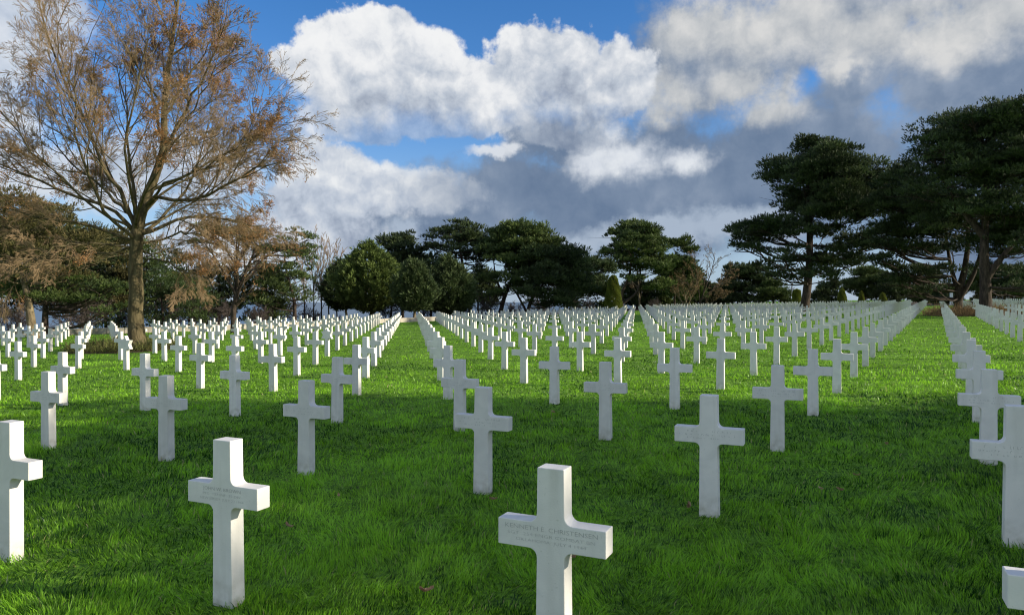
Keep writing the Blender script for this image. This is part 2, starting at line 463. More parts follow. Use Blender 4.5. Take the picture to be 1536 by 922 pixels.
for c in grid:
    x, y = c['x'] + rj.uniform(-.025, .025), c['y'] + rj.uniform(-.02, .02)
    rz = ROT + rj.gauss(0, .014); z = gz(x)
    if id(c) in indiv:
        key = (c['i'], c['j'])
        if key in STARS:
            o = link('star_headstone', star_me)
            tag(o, STARS[key], 'headstone', 'Star of David headstones')
        else:
            wea = rj.random() < .012 and c['y'] > 30
            o = link('grave_cross', cross_old_me if wea else cross_me)
            if key in SPECIAL: lab = SPECIAL[key]
            else: lab = 'white marble Latin cross, %s from the right in the %s slanting row from the front' % (ordn(c['fromright']), ordn(c['row']))
            tag(o, lab, 'grave cross', 'white crosses standing in slanting rows on the lawn')
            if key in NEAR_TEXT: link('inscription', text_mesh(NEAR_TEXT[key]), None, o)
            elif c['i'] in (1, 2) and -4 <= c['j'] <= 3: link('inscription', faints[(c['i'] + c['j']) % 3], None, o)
        o.location = (x, y, z); o.rotation_euler = (rj.gauss(0, .004), rj.gauss(0, .005), rz)
    else:
        co, si = math.cos(rz), math.sin(rz)
        W = np.stack([lpV[:, 0] * co - lpV[:, 1] * si + x, lpV[:, 0] * si + lpV[:, 1] * co + y, lpV[:, 2] + z], 1)
        far_V.append(W); far_F += [[k + nfar for k in f] for f in lpF]; nfar += len(W)
me = bpy.data.meshes.new('distant_crosses'); me.from_pydata(np.concatenate(far_V).tolist(), [], far_F); me.update()
tag(link('distant_cross_rows', me, M['marble']), 'hundreds of tiny white crosses packed together in the farthest rows before the trees', 'grave crosses', kind='stuff')
print('crosses', len(grid), 'individual', len(indiv))

# ------------------------------------------------------------------ grass: screen-even sampling of the lawn in front of the camera
def make_grass():
    n1 = 640000
    inv = rng.uniform(1 / 125, 1 / 2.35, n1)
    y = 1 / inv; a = rng.uniform(-.80, .80, n1); x = a * y
    keep = rng.random(n1) < np.clip(y / 11, .42, 1)
    ey = np.interp(x, [e[0] for e in EDGE], [e[1] for e in EDGE]); keep &= y < ey - .5
    keep &= ~(((x - BIG_TREE[0] + .7) / 2.2) ** 2 + ((y - BIG_TREE[1] - .3) / 2.5) ** 2 < 1)
    x, y = x[keep], y[keep]; n = len(x)
    z0 = SLOPE * x
    big = vnoise(x, y, .55, 1); med = vnoise(x, y, .16, 2); small = vnoise(x, y, .07, 3); patch = vnoise(x, y, 1.7, 4)
    th = 2 * np.pi * (1.3 * vnoise(x, y, .9, 5) + .8 * vnoise(x, y, .22, 6)) + rng.normal(0, .9, n)
    lean = np.clip(.25 + .75 * vnoise(x, y, .3, 8) + rng.normal(0, .22, n), .05, 1.25)
    h = (.026 + .032 * big + .036 * med) * rng.uniform(.6, 1.25, n)
    h *= np.where(rng.random(n) < .02, 1.5, 1)
    w = np.maximum(.0062, .00115 * y) * rng.uniform(.7, 1.3, n)
    dx, dy = np.cos(th), np.sin(th)
    fa = rng.uniform(0, 2 * np.pi, n)
    sx, sy = np.cos(fa) * w / 2, np.sin(fa) * w / 2
    def P(t, s):
        out = h * np.sin(lean) * (t ** 1.5); up = h * np.cos(lean) * t * (1.12 - .12 * t)
        return np.stack([x + dx * out + s * sx, y + dy * out + s * sy, z0 + up - .004], 1)
    v = np.stack([P(0, -1), P(0, 1), P(.55, -.8), P(.55, .8), P(1, 0)], 1).reshape(-1, 3)
    b = np.arange(n)[:, None] * 5
    f = np.concatenate([b + np.array([[0, 1, 3]]), b + np.array([[0, 3, 2]]), b + np.array([[2, 3, 4]])], 0)
    t = np.clip(.47 + .75 * (patch - .5) + .5 * (big - .5) + .75 * (med - .5) + .5 * (small - .5) + rng.normal(0, 1, n) * .33 * np.clip(8 / y, .22, 1), 0, .92)
    t = np.where(rng.random(n) < .012 * np.clip(9 / y, 0, 1), 1.0, t)
    me = np_mesh('grass', v, f, np.repeat(t, 5))
    tag(link('grass', me, M['grass']), 'short mown green grass with clumps and stray pale blades between the crosses', 'grass', kind='stuff')
make_grass()

# ------------------------------------------------------------------ trees
def tuft_mesh(name, C, D, size, width, k, spread, tint, rg):
    """k narrow needle blades fanning out of each point C along D"""
    n = len(C)
    C = np.repeat(C, k, 0); D = np.repeat(D, k, 0) + rg.normal(0, spread, (n * k, 3))
    D /= np.linalg.norm(D, axis=1)[:, None] + 1e-9
    S = np.cross(D, rg.normal(0, 1, (n * k, 3))); S /= np.linalg.norm(S, axis=1)[:, None] + 1e-9
    L_ = size * rg.uniform(.6, 1.2, (n * k, 1))
    a = C - S * width / 2; b_ = C + S * width / 2; t1 = C + D * L_ + S * width * .3; t2 = C + D * L_ - S * width * .3
    v = np.stack([a, b_, t1, t2], 1).reshape(-1, 3)
    f = np.arange(n * k * 4).reshape(-1, 4)
    return np_mesh(name, v, f, np.repeat(np.clip(np.repeat(tint, k) + rg.normal(0, .1, n * k), 0, 1), 4))

class Frame:
    """turns distances read off the photo into metres about a tree's own foot"""
    def __init__(s, bpx, d):
        s.d = d; s.X = (bpx - 768) * d / F; s.Z = ground_z(s.X, d); s.k = d / F
    def xz(s, px, py): return ((px - 768) * s.k - s.X, EYE - (py - 452) * s.k - s.Z)

def pad_cloud(pads, rg, dens, lump=.42, flat=1.0):
    """points and shoot directions filling ellipsoidal foliage pads made of smaller lumps"""
    Cs, Ds, Ts = [], [], []
    for (cx, cy, cz, rx, ry, rz) in pads:
        vol = (rx * ry + rx * rz + ry * rz)
        nl = int(np.clip(5 + vol * 1.7, 6, 22))
        for _ in range(nl):
            q = rg.normal(0, 1, 3); q /= np.linalg.norm(q); q *= rg.random() ** .45
            c = np.array([cx + q[0] * rx, cy + q[1] * ry, cz + q[2] * rz * .9])
            lr = .40 * min(rz * 1.2, rx) * rg.uniform(.55, 1.6) + .15
            m_ = max(6, int(dens * lr * lr))
            g_ = rg.normal(0, 1, (m_, 3)); g_ /= np.linalg.norm(g_, axis=1)[:, None]
            g_[:, 2] = np.where(g_[:, 2] < -.25, -g_[:, 2] * .6, g_[:, 2])
            rad = lr * rg.random((m_, 1)) ** .35
            Cs.append(c + g_ * rad * np.array([1.25, 1.25, .8]))
            d_ = g_ + np.array([0, 0, .75]) + .5 * np.array([q[0], q[1], 0]); Ds.append(d_)
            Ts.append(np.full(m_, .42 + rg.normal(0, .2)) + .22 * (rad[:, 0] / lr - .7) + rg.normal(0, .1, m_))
    return np.concatenate(Cs), np.concatenate(Ds), np.clip(np.concatenate(Ts), 0, 1)

def pine(label, bpx, d, trunk, pads, halfdepth, rad=.4, mat='needle', bark='bark_pine', seed=1, stems=(), dens=75, layers=3, group=None, name='pine_tree', cat='pine tree', tsize=1.0, limbs=True):
    rg = np.random.default_rng(seed); fr = Frame(bpx, d)
    root = empty(name, (fr.X, d, fr.Z)); tag(root, label, cat, group)
    tb = Tubes()
    tp = [fr.xz(*p) for p in trunk]
    yy = np.concatenate([[0], np.cumsum(rg.normal(0, .10, len(tp) - 1))])
    T = smooth_path([(x, yy[i], z) for i, (x, z) in enumerate(tp)], 16); T[0, 2] = -.15
    rr_ = rad * np.linspace(1, .22, 16); rr_[0] *= 1.45; rr_[1] *= 1.1
    tb.add(T, rr_, 9)
    spines = [T]
    for st in stems:
        S_ = smooth_path([(fr.xz(p[0], p[1])[0], p[2], fr.xz(p[0], p[1])[1]) for p in st], 10)
        tb.add(S_, rad * np.linspace(.62, .15, 10), 7); spines.append(S_)
    P3 = []
    for (px_, py_, rx, ry) in pads:
        x, z = fr.xz(px_, py_); rx *= fr.k * 1.08; rz = ry * fr.k * (1.4 if ry >= 11 else 1.15)
        R_ = math.sqrt(max(halfdepth ** 2 - (abs(x) * .8) ** 2, (halfdepth * .3) ** 2))
        ofs = {1: [0], 2: [-.45, .45], 3: [-.7, 0, .7]}[layers]
        for o_ in ofs:
            P3.append((x + rg.normal(0, rx * .16), o_ * R_ + rg.normal(0, R_ * .14), z + rg.normal(0, rz * .42 + .12), rx * rg.uniform(.85, 1.1), rx * rg.uniform(.75, 1.0), rz * rg.uniform(.85, 1.15)))
    if limbs:
        for (cx, cy, cz, rx, ry, rz) in P3:
            best = None
            for S_ in spines:
                for q in S_[3:]:
                    w = math.hypot(cx - q[0], cy - q[1]); drop = cz - q[2]
                    sc_ = abs(drop - .30 * w) + .25 * w + (3 if q[2] > cz else 0)
                    if best is None or sc_ < best[0]: best = (sc_, q)
            q = best[1]; e = np.array([cx, cy, cz - rz * .3]); m_ = q * .5 + e * .5; m_[2] -= .10 * np.linalg.norm(e - q); m_ += rg.normal(0, .12, 3)
            L_ = np.linalg.norm(e - q); r0 = min(.03 + .013 * L_, rad * .33)
            tb.add(smooth_path([q, m_, e], 7), np.linspace(r0, r0 * .3, 7), 5)
            for _ in range(4):
                e2 = e + rg.normal(0, 1, 3) * np.array([rx, ry, rz]) * .6
                tb.add(smooth_path([m_ * .4 + e * .6, (m_ * .2 + e * .5 + e2 * .3), e2], 4), np.linspace(r0 * .4, r0 * .12, 4), 4)
    link('trunk', tb.mesh('pine_trunk'), M[bark], root)
    C, D, Tn = pad_cloud(P3, rg, dens * 1.15 * (60 / d) ** .9)
    s = .0042 * d * tsize * .75
    link('crown', tuft_mesh('pine_crown', C, D, max(.20, s * 1.25), max(.035, s * .22), 6, .40, Tn, rg), M[mat], root)
    return root

def dense_conifer(label, bpx, d, trunk, cx, rows_, rad, mat, bark, seed, n=4200):
    """compact conifer: shoots all over a lumpy turned crown, with a second layer inside so that it reads solid"""
    rg = np.random.default_rng(seed); fr = Frame(bpx, d)
    root = empty('pine_tree', (fr.X, d, fr.Z)); tag(root, label, 'pine tree')
    tb = Tubes(); tp = [fr.xz(*p) for p in trunk]; T = smooth_path([(x, 0.05 * i_, z) for i_, (x, z) in enumerate(tp)], 12); T[0, 2] = -.15
    tb.add(T, rad * np.linspace(1.15, .3, 12), 8)
    X0 = fr.xz(cx, 450)[0]; zs = [fr.xz(cx, y)[1] for y, r in rows_]; rs = [r * fr.k for y, r in rows_]
    zz, rr_ = np.array(zs[::-1]), np.array(rs[::-1])
    z0, z1 = zz[0] - .35 * rr_[0], zz[-1] + .9 * rr_[-1]
    zt = np.concatenate([[z0], zz, [z1]]); rt = np.concatenate([[rr_[0] * .35], rr_, [0.02]])
    for k in range(16):
        z = rg.uniform(z0 + .3, z1 - 1); a = rg.uniform(0, 6.28); r = np.interp(z, zt, rt) * .8
        tb.add(smooth_path([(X0 * .6, 0, max(z - r * .5, 1.2)), (X0 + math.cos(a) * r * .5, math.sin(a) * r * .5, z - r * .15), (X0 + math.cos(a) * r, math.sin(a) * r, z)], 5), np.linspace(.05, .015, 5), 4)
    link('trunk', tb.mesh('pine_trunk'), M[bark], root)
    m_ = int(n * 3); z = rg.uniform(z0, z1, m_); r = np.interp(z, zt, rt); keep = rg.random(m_) < (r + .1) / (rt.max() + .1); z, r = z[keep][:n], r[keep][:n]; m_ = len(z)
    a = rg.uniform(0, 2 * np.pi, m_)
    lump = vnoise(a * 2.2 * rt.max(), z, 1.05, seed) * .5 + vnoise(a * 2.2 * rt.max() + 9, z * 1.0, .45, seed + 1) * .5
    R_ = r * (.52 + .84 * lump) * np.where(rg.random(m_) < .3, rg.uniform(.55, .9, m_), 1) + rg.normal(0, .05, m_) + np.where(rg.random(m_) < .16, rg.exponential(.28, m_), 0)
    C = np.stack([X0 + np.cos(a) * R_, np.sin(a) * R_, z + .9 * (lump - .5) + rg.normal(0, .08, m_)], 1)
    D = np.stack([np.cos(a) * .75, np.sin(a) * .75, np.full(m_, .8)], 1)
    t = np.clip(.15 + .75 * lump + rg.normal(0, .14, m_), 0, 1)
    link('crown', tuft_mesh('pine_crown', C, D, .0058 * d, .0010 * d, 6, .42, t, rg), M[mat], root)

# far right: two big dark pines and their neighbour
pine('tall dark pine standing alone among the far crosses, trunk leaning at its base', 1204, 77,
     [(1203, 474), (1208, 455), (1213, 420), (1216, 380), (1215, 330), (1212, 280), (1213, 240), (1216, 222)],
     [(1210, 230, 20, 13), (1237, 232, 22, 14), (1182, 260, 22, 15), (1215, 258, 38, 18), (1243, 256, 24, 16), (1188, 282, 20, 9),
      (1250, 285, 48, 18), (1290, 290, 38, 16), (1316, 298, 22, 13), (1222, 300, 38, 14), (1245, 314, 55, 13), (1290, 318, 42, 13), (1200, 324, 22, 9),
      (1130, 345, 22, 10), (1155, 343, 28, 10), (1117, 360, 14, 9), (1175, 350, 28, 9), (1198, 340, 24, 8), (1142, 366, 22, 6),
      (1170, 376, 20, 6), (1152, 396, 14, 5), (1186, 390, 14, 6), (1252, 342, 30, 8), (1292, 350, 28, 8), (1262, 370, 22, 6), (1302, 370, 18, 7),
      (1246, 400, 20, 11), (1226, 408, 16, 9), (1190, 416, 16, 5), (1170, 408, 11, 4), (1278, 388, 13, 5), (1236, 384, 18, 7)],
     5.4, .52, 'needle', seed=11, layers=3, dens=85)
pine('huge dark pine rising out of the right edge, thick straight trunk in a dry bed', 1478, 58,
     [(1478, 478), (1478, 430), (1477, 380), (1480, 320), (1485, 240), (1490, 180)],
     [(1418, 186, 28, 9), (1452, 180, 34, 11), (1492, 181, 36, 11), (1532, 190, 34, 14), (1416, 194, 24, 9), (1452, 196, 42, 14), (1502, 205, 48, 16),
      (1396, 214, 26, 8), (1440, 230, 44, 13), (1392, 238, 22, 7), (1420, 256, 40, 11), (1482, 246, 48, 15), (1534, 240, 40, 18), (1402, 276, 28, 9), (1452, 282, 48, 14),
      (1512, 286, 44, 16), (1562, 250, 40, 26), (1482, 320, 48, 14), (1532, 330, 40, 16), (1502, 366, 38, 11), (1548, 380, 38, 14), (1520, 404, 30, 9), (1440, 316, 40, 13), (1570, 330, 40, 24), (1545, 425, 25, 8)],
     5.0, .48, 'needle', seed=12, stems=[[(1478, 420, 0), (1500, 380, -.6), (1530, 340, -1.2)], [(1479, 360, 0), (1450, 310, .8), (1425, 260, 1.4)]], dens=85)
pine('dark spreading pine with forked stems, branches drooping left over the far grass aisle', 1438, 68,
     [(1437, 474), (1440, 440), (1446, 400), (1451, 350), (1440, 300)],
     [(1345, 290, 28, 13), (1328, 310, 22, 11), (1370, 300, 38, 15), (1402, 310, 42, 15), (1342, 334, 28, 10), (1380, 340, 42, 13), (1420, 340, 38, 12),
      (1330, 368, 24, 8), (1365, 375, 28, 8), (1400, 380, 28, 8), (1335, 400, 22, 7), (1366, 408, 28, 9), (1396, 414, 24, 8), (1345, 424, 18, 7), (1312, 352, 14, 7), (1380, 434, 18, 6), (1432, 368, 24, 8), (1318, 385, 16, 6)],
     4.6, .42, 'needle', seed=13, stems=[[(1439, 448, 0), (1458, 405, -.5), (1468, 340, -.9)], [(1439, 444, 0), (1430, 395, .5), (1424, 330, .9)]], dens=80)

# centre group behind the graves
dense_conifer('bright green egg-shaped pine with a short pale trunk, left of the centre grass aisle', 556, 79, [(555, 482), (558, 465), (553, 440), (553, 385)], 553,
     [(366, 3), (376, 12), (388, 24), (400, 34), (415, 43), (430, 48), (445, 47), (454, 38), (460, 24)], .22, 'needle_bright', 'bark_pale', 21, 6000)
dense_conifer('small dark round pine half hidden behind the egg-shaped pine', 520, 86, [(521, 480), (518, 460), (515, 420)], 512,
     [(397, 6), (410, 16), (428, 23), (446, 26), (458, 18)], .16, 'needle', 'bark_pale', 22, 2800)
pine('slender pine with an open pointed top between the egg-shaped pine and the flat-topped pine', 604, 94, [(604, 480), (603, 440), (600, 400), (600, 360)],
     [(600, 354, 13, 6), (584, 364, 13, 6), (611, 364, 16, 8), (595, 378, 24, 7), (621, 380, 17, 6), (579, 386, 13, 6), (606, 395, 24, 8), (629, 392, 13, 6), (600, 412, 27, 8), (633, 374, 8, 4), (602, 430, 25, 8)], 2.6, .22, 'needle', seed=23)
dense_conifer('low dark bushy pine at the far end of the centre grass aisle', 620, 73, [(620, 486), (622, 465), (622, 415)], 621,
     [(400, 8), (412, 18), (430, 27), (447, 28), (459, 20)], .17, 'needle', 'bark_pale', 24, 3600)
dense_conifer('dark conical pine right of the aisle end, broad at its skirt', 668, 80, [(667, 480), (670, 460), (672, 400)], 672,
     [(390, 6), (404, 18), (419, 29), (434, 37), (449, 40), (461, 31)], .2, 'needle', 'bark_pine', 25, 4600)
for bx, d_, lab, mt, pads in [(586, 92, 'dark filler pine between the egg-shaped pine and the low bushy pine', 'needle', [(586, 405, 16, 9), (574, 420, 16, 9), (598, 420, 18, 9), (586, 436, 24, 10), (602, 450, 18, 8), (578, 452, 18, 8)]),
                              (646, 90, 'dark filler pine between the low bushy pine and the conical pine', 'needle', [(646, 398, 14, 9), (636, 412, 16, 9), (656, 414, 16, 9), (646, 430, 22, 10), (640, 448, 20, 9), (656, 450, 16, 8)]),
                              (716, 96, 'dark filler pine under the flat-topped pine, right of the conical pine', 'needle', [(712, 420, 16, 8), (728, 414, 16, 8), (716, 434, 24, 9), (736, 436, 16, 8), (706, 450, 18, 8), (730, 452, 20, 8)]),
                              (1022, 126, 'olive filler pine between the feathery pine and the tan bare tree', 'needle_mid', [(1022, 400, 16, 8), (1036, 412, 16, 8), (1010, 414, 14, 8), (1024, 428, 24, 8), (1042, 438, 18, 7), (1010, 444, 18, 7), (1030, 452, 18, 6)])]:
    pine(lab, bx, d_, [(bx, 480 if bx < 900 else 465), (bx + 1, 455), (bx, 415)], pads, 2.2, .18, mt, seed=int(bx), layers=2, dens=75)
pine('flat-topped pine with sky between its layers, above the dark conical pine', 706, 90, [(706, 478), (703, 440), (695, 400), (690, 370), (690, 345)],
     [(690, 343, 21, 7), (665, 354, 20, 6), (645, 366, 13, 4), (711, 351, 21, 9), (690, 361, 33, 7), (660, 374, 18, 5), (726, 369, 18, 7), (700, 385, 28, 6), (736, 385, 14, 8), (716, 400, 11, 6)], 3.6, .27, 'needle', seed=26)
pine('broad dome-topped pine with a leaning trunk, middle of the tree line', 750, 87, [(749, 478), (755, 450), (765, 425), (775, 400), (785, 365)],
     [(745, 356, 19, 8), (766, 350, 24, 9), (790, 350, 24, 9), (815, 356, 21, 9), (740, 372, 24, 8), (770, 370, 34, 11), (805, 370, 34, 11), (830, 376, 17, 9), (760, 390, 29, 8), (790, 392, 38, 8), (736, 420, 14, 6), (766, 415, 24, 8), (790, 420, 24, 8), (742, 440, 15, 6)], 4.2, .3, 'needle_mid', seed=27, stems=[[(757, 446, 0), (745, 420, .3), (740, 390, .6)]], dens=85)
pine('dark low-branched pine sloping down to the right of the dome-topped pine', 792, 85, [(790, 477), (797, 450), (815, 425), (830, 395)],
     [(830, 390, 38, 11), (858, 388, 20, 9), (850, 402, 34, 11), (810, 405, 28, 10), (825, 425, 38, 11), (860, 420, 29, 11), (800, 440, 23, 8), (840, 445, 33, 9)], 3.8, .26, 'needle', seed=28, stems=[[(791, 470, .1), (775, 440, .5), (765, 430, .7)]])
pine('dark sprawling pine left of the clipped cone tree, horizontal boughs near the ground', 850, 101, [(849, 474), (852, 455), (870, 430), (885, 400)],
     [(880, 396, 28, 8), (902, 405, 18, 9), (885, 424, 29, 9), (866, 440, 29, 9), (900, 440, 19, 9), (850, 456, 20, 6), (905, 456, 14, 6)], 3.6, .24, 'needle', seed=29, stems=[[(850, 465, 0), (878, 458, .3), (905, 450, .5)]])
pine('tall open pine with a forked trunk behind the clipped cone tree', 934, 112, [(934, 470), (933, 440), (944, 415), (948, 380), (950, 345)],
     [(940, 344, 13, 7), (961, 344, 16, 7), (925, 352, 13, 5), (950, 360, 27, 7), (976, 358, 13, 9), (905, 380, 14, 4), (925, 375, 23, 6), (960, 378, 33, 8), (985, 386, 18, 9), (930, 393, 18, 5), (970, 400, 28, 7), (991, 405, 14, 9), (956, 418, 14, 5), (986, 426, 19, 7)], 4.3, .32, 'needle_mid', 'bark_pine', 30, stems=[[(934, 455, 0), (958, 435, .3), (961, 400, .5), (960, 375, .6)]])
pine('feathery pine right of the tall forked pine, thin crown', 1012, 120, [(1012, 466), (1012, 430), (1015, 380)],
     [(1005, 370, 13, 6), (1021, 368, 13, 6), (1036, 380, 11, 6), (1015, 385, 20, 6), (1000, 396, 14, 8), (1020, 400, 18, 7), (1003, 420, 18, 9), (1012, 440, 20, 8)], 2.6, .22, 'needle_mid', seed=31, layers=2)
pine('rounded pine between the bare tan tree and the big lone pine', 1108, 136, [(1107, 463), (1108, 440), (1110, 405)],
     [(1105, 402, 14, 5), (1125, 408, 17, 6), (1105, 415, 21, 6), (1135, 420, 19, 7), (1110, 432, 26, 7), (1095, 425, 10, 6), (1146, 436, 18, 7), (1110, 448, 26, 6), (1085, 444, 10, 6)], 3.4, .26, 'needle', seed=32)
pine('low spreading pine directly left of the big lone pine trunk', 1160, 132, [(1160, 462), (1160, 440), (1158, 418)],
     [(1158, 420, 13, 7), (1168, 436, 14, 8), (1152, 448, 20, 6), (1176, 450, 10, 5)], 2.4, .2, 'needle_mid', seed=33, layers=2)
far_pine = None
for k, (bx, d_, lab, top, hw) in enumerate([(1240, 140, 'far pine seen below the right boughs of the lone pine', 420, 18), (1296, 142, 'far dome-crowned pine between the lone pine and the forked pine', 402, 28), (1335, 138, 'far dark pine left of the end of the right grass aisle', 412, 24),
                                    (1385, 145, 'far pine closing the end of the right grass aisle', 418, 24), (1418, 128, 'small far pine behind the white pillar', 425, 20), (1466, 120, 'far pine showing between the two thick right trunks', 405, 26), (1516, 116, 'far pine right of the thickest trunk near the right edge', 400, 34), (1552, 110, 'far pine rising at the right edge over the hedge', 405, 34), (955, 128, 'low olive pine under the boughs of the tall forked pine', 420, 24), (988, 132, 'low olive pine between the tall forked pine and the feathery pine', 424, 24), (1038, 140, 'low olive pine behind the tan bare tree', 418, 26), (1076, 143, 'low olive pine right of the tan bare tree', 424, 24)]):
    c_ = bx
    pine(lab, bx, d_, [(bx, 466), (bx + 2, 445), (bx, top + 8)], [(c_, top + 6, hw * .5, 6), (c_ - hw * .45, top + 15, hw * .5, 6), (c_ + hw * .45, top + 14, hw * .5, 7), (c_, top + 22, hw * .8, 7), (c_ - hw * .5, top + 32, hw * .5, 6), (c_ + hw * .5, top + 31, hw * .45, 6), (c_ + 3, top + 40, hw * .5, 5)],
         2.8, .22, 'needle' if k % 2 == 0 else 'needle_mid', seed=50 + k, layers=2, group='far pines behind the right rows')

# left group
pine('brownish old pine at the left edge, pale trunk before the stone wall', 48, 47, [(50, 510), (47, 470), (42, 440), (30, 400), (20, 365)],
     [(20, 312, 38, 11), (60, 322, 38, 11), (-5, 335, 38, 13), (45, 345, 48, 13), (100, 338, 38, 11), (132, 352, 28, 9), (20, 370, 48, 11), (80, 376, 48, 11), (132, 386, 28, 8), (-35, 350, 38, 24), (30, 400, 38, 10), (100, 405, 38, 8), (155, 372, 24, 8)], 3.0, .30, 'needle_brown', 'bark_pale', 41, layers=3, dens=60)
pine('green low-limbed pine behind the graves left of the big bare tree', 67, 49, [(67, 508), (68, 460), (75, 420)],
     [(90, 435, 38, 8), (130, 430, 33, 8), (110, 450, 33, 8), (152, 446, 24, 7), (60, 446, 28, 7), (172, 430, 20, 7), (30, 432, 24, 7), (160, 462, 18, 5), (10, 420, 25, 8)], 2.6, .26, 'needle_mid', 'bark_pine', 42, layers=3, dens=70)
pine('wind-swept pine reaching right from behind the brown twiggy tree', 442, 71, [(442, 486), (441, 450), (430, 410), (425, 370)],
     [(460, 357, 11, 5), (441, 365, 18, 5), (463, 375, 10, 5), (430, 380, 24, 6), (456, 390, 14, 5), (400, 372, 24, 5), (425, 405, 24, 6), (446, 416, 18, 5), (410, 430, 24, 6), (436, 440, 21, 6), (456, 446, 11, 5), (412, 455, 20, 5), (350, 350, 34, 6), (380, 356, 28, 6), (318, 346, 24, 5), (295, 362, 14, 4)], 2.7, .2, 'needle_mid', seed=43)
for k, (bx, lab, pads) in enumerate([(246, 'ivy-green evergreen thicket right beside the big bare trunk', [(240, 410, 22, 10), (236, 430, 26, 11), (250, 450, 26, 12), (240, 470, 26, 11), (228, 486, 22, 7)]),
                                     (292, 'ivy-clad evergreen between the big bare trunk and the brown twiggy tree', [(285, 420, 20, 10), (282, 440, 24, 11), (300, 456, 22, 11), (285, 474, 26, 9), (308, 484, 16, 6)]),
                                     (160, 'dark evergreen shrub behind the wall left of the big bare trunk', [(160, 470, 26, 10), (140, 484, 26, 8), (178, 486, 20, 7)])]):
    pine(lab, bx, 62, [(bx, 496), (bx - 2, 460), (bx - 4, 425)], pads, 2.0, .12, 'ivy', 'bark_pine', 60 + k, layers=2, dens=60, name='evergreen_shrub', cat='evergreen', tsize=.85)

WOOD = [(-18, 'dark woodland pine cut by the left edge behind the wall', 335, 62, 'needle'), (66, 'olive woodland pine behind the wall, left of the old pale pine', 322, 60, 'needle_brown'), (128, 'dark woodland pine filling the gap behind the old pale pine trunk', 345, 58, 'needle'),
        (176, 'brownish woodland pine just left behind the big bare trunk', 352, 50, 'needle_brown'), (232, 'dense green woodland pine just right behind the big bare trunk', 372, 50, 'needle_mid'), (284, 'olive woodland pine left of the forked brown trunk', 392, 44, 'needle_brown'),
        (328, 'dark woodland pine behind the forked brown trunk', 400, 38, 'needle'), (398, 'mid green woodland pine behind the wind-swept pine', 395, 40, 'needle_mid')]
for k, (bx, lab, top, hw, mt) in enumerate(WOOD):
    H_ = 482 - top
    pads = [(bx + hw * u, top + 8 + H_ * v, hw * q, max(9, H_ * .085)) for u, v, q in ((0, 0, .4), (-.4, .12, .45), (.42, .1, .45), (0, .24, .6), (-.55, .36, .45), (.55, .34, .45), (0, .46, .6), (-.5, .58, .5), (.5, .56, .5), (0, .68, .6), (-.45, .78, .4), (.4, .8, .4))]
    pine(lab, bx, 66 + k, [(bx, 494), (bx + 2, 450), (bx, top + 8)], pads, 2.2, .2, mt, seed=150 + k, layers=2, dens=55, group='woodland pines behind the left wall')

# shade trees that stand just outside the frame on the right
def shade(x, y, src, rz, s, lab):
    r = src.copy(); col.objects.link(r); r.location = (x, y, gz(x)); r.rotation_euler = (0, 0, rz); r.scale = (s, s, s); r['label'] = lab
    for ch in list(src.children):
        c = ch.copy(); col.objects.link(c); c.parent = r
    return r
srcs = [o for o in col.objects if o.type == 'EMPTY' and o.name.startswith('pine_tree')]

# bare deciduous trees by recursive growth
class Bare:
    def __init__(s, seed): s.r = np.random.default_rng(seed); s.big = Tubes(); s.small = Tubes(); s.tips = []
    def branch(s, p, d, L_, r0, level, cfg):
        rg = s.r; n = 6 if level <= 1 else (4 if level == 2 else 3)
        pts = [np.array(p)]; d = np.array(d, float); d /= np.linalg.norm(d)
        trop = cfg['trop'][min(level, len(cfg['trop']) - 1)]
        for _ in range(n):
            d = d + rg.normal(0, cfg['wig'], 3) + np.array([0, 0, trop]); d /= np.linalg.norm(d)
            pts.append(pts[-1] + d * L_ / n)
        pts = np.array(pts); s.emit(pts, r0, level, cfg)
        s.kids(pts, L_, r0, level, cfg)
    def emit(s, pts, r0, level, cfg):
        rad = np.linspace(r0, max(r0 * .35, cfg['rmin']), len(pts))
        (s.big if level <= cfg.get('biglev', 1) else s.small).add(pts, rad, 8 if level == 0 else (5 if level == 1 else 3))
    def kids(s, pts, L_, r0, level, cfg):
        rg = s.r
        if level >= cfg['levels']:
            s.tips.append(pts); return
        k = cfg['kids'][level]
        seg = np.linspace(cfg['start'], 1, k) + rg.normal(0, .03, k)
        for t in np.clip(seg, .05, 1):
            u = t * (len(pts) - 1); i = min(int(u), len(pts) - 2); q = pts[i] + (pts[i + 1] - pts[i]) * (u - i)
            ax = pts[i + 1] - pts[i]; ax = ax / np.linalg.norm(ax)
            side = np.cross(ax, rg.normal(0, 1, 3)); side /= np.linalg.norm(side) + 1e-9
            ang = cfg['ang'] * rg.uniform(.6, 1.3)
            nd = ax * math.cos(ang) + side * math.sin(ang)
            s.branch(q, nd, L_ * cfg['ratio'] * rg.uniform(.6, 1.2) * (1.12 - .5 * t), max(r0 * (1 - .55 * t) * .5, cfg['rmin']), level + 1, cfg)

def leaf_bits(tips, rg, per, size, jitter, zbias=None):
    C = []
    for t in tips:
        for _ in range(rg.poisson(per)):
            C.append(t[rg.integers(1, len(t))] + rg.normal(0, jitter, 3))
    if not C: C = [tips[0][0]]
    C = np.array(C); n = len(C)
    A = rg.normal(0, 1, (n, 3)); A /= np.linalg.norm(A, axis=1)[:, None]
    B = np.cross(A, rg.normal(0, 1, (n, 3))); B /= np.linalg.norm(B, axis=1)[:, None]
    sz = size * rg.uniform(.6, 1.3, (n, 1))
    v = np.stack([C - A * sz, C + B * sz * .45, C + A * sz, C - B * sz * .45], 1).reshape(-1, 3)
    return np_mesh('withered_leaves', v, np.arange(n * 4).reshape(-1, 4), np.repeat(rg.random(n), 4))

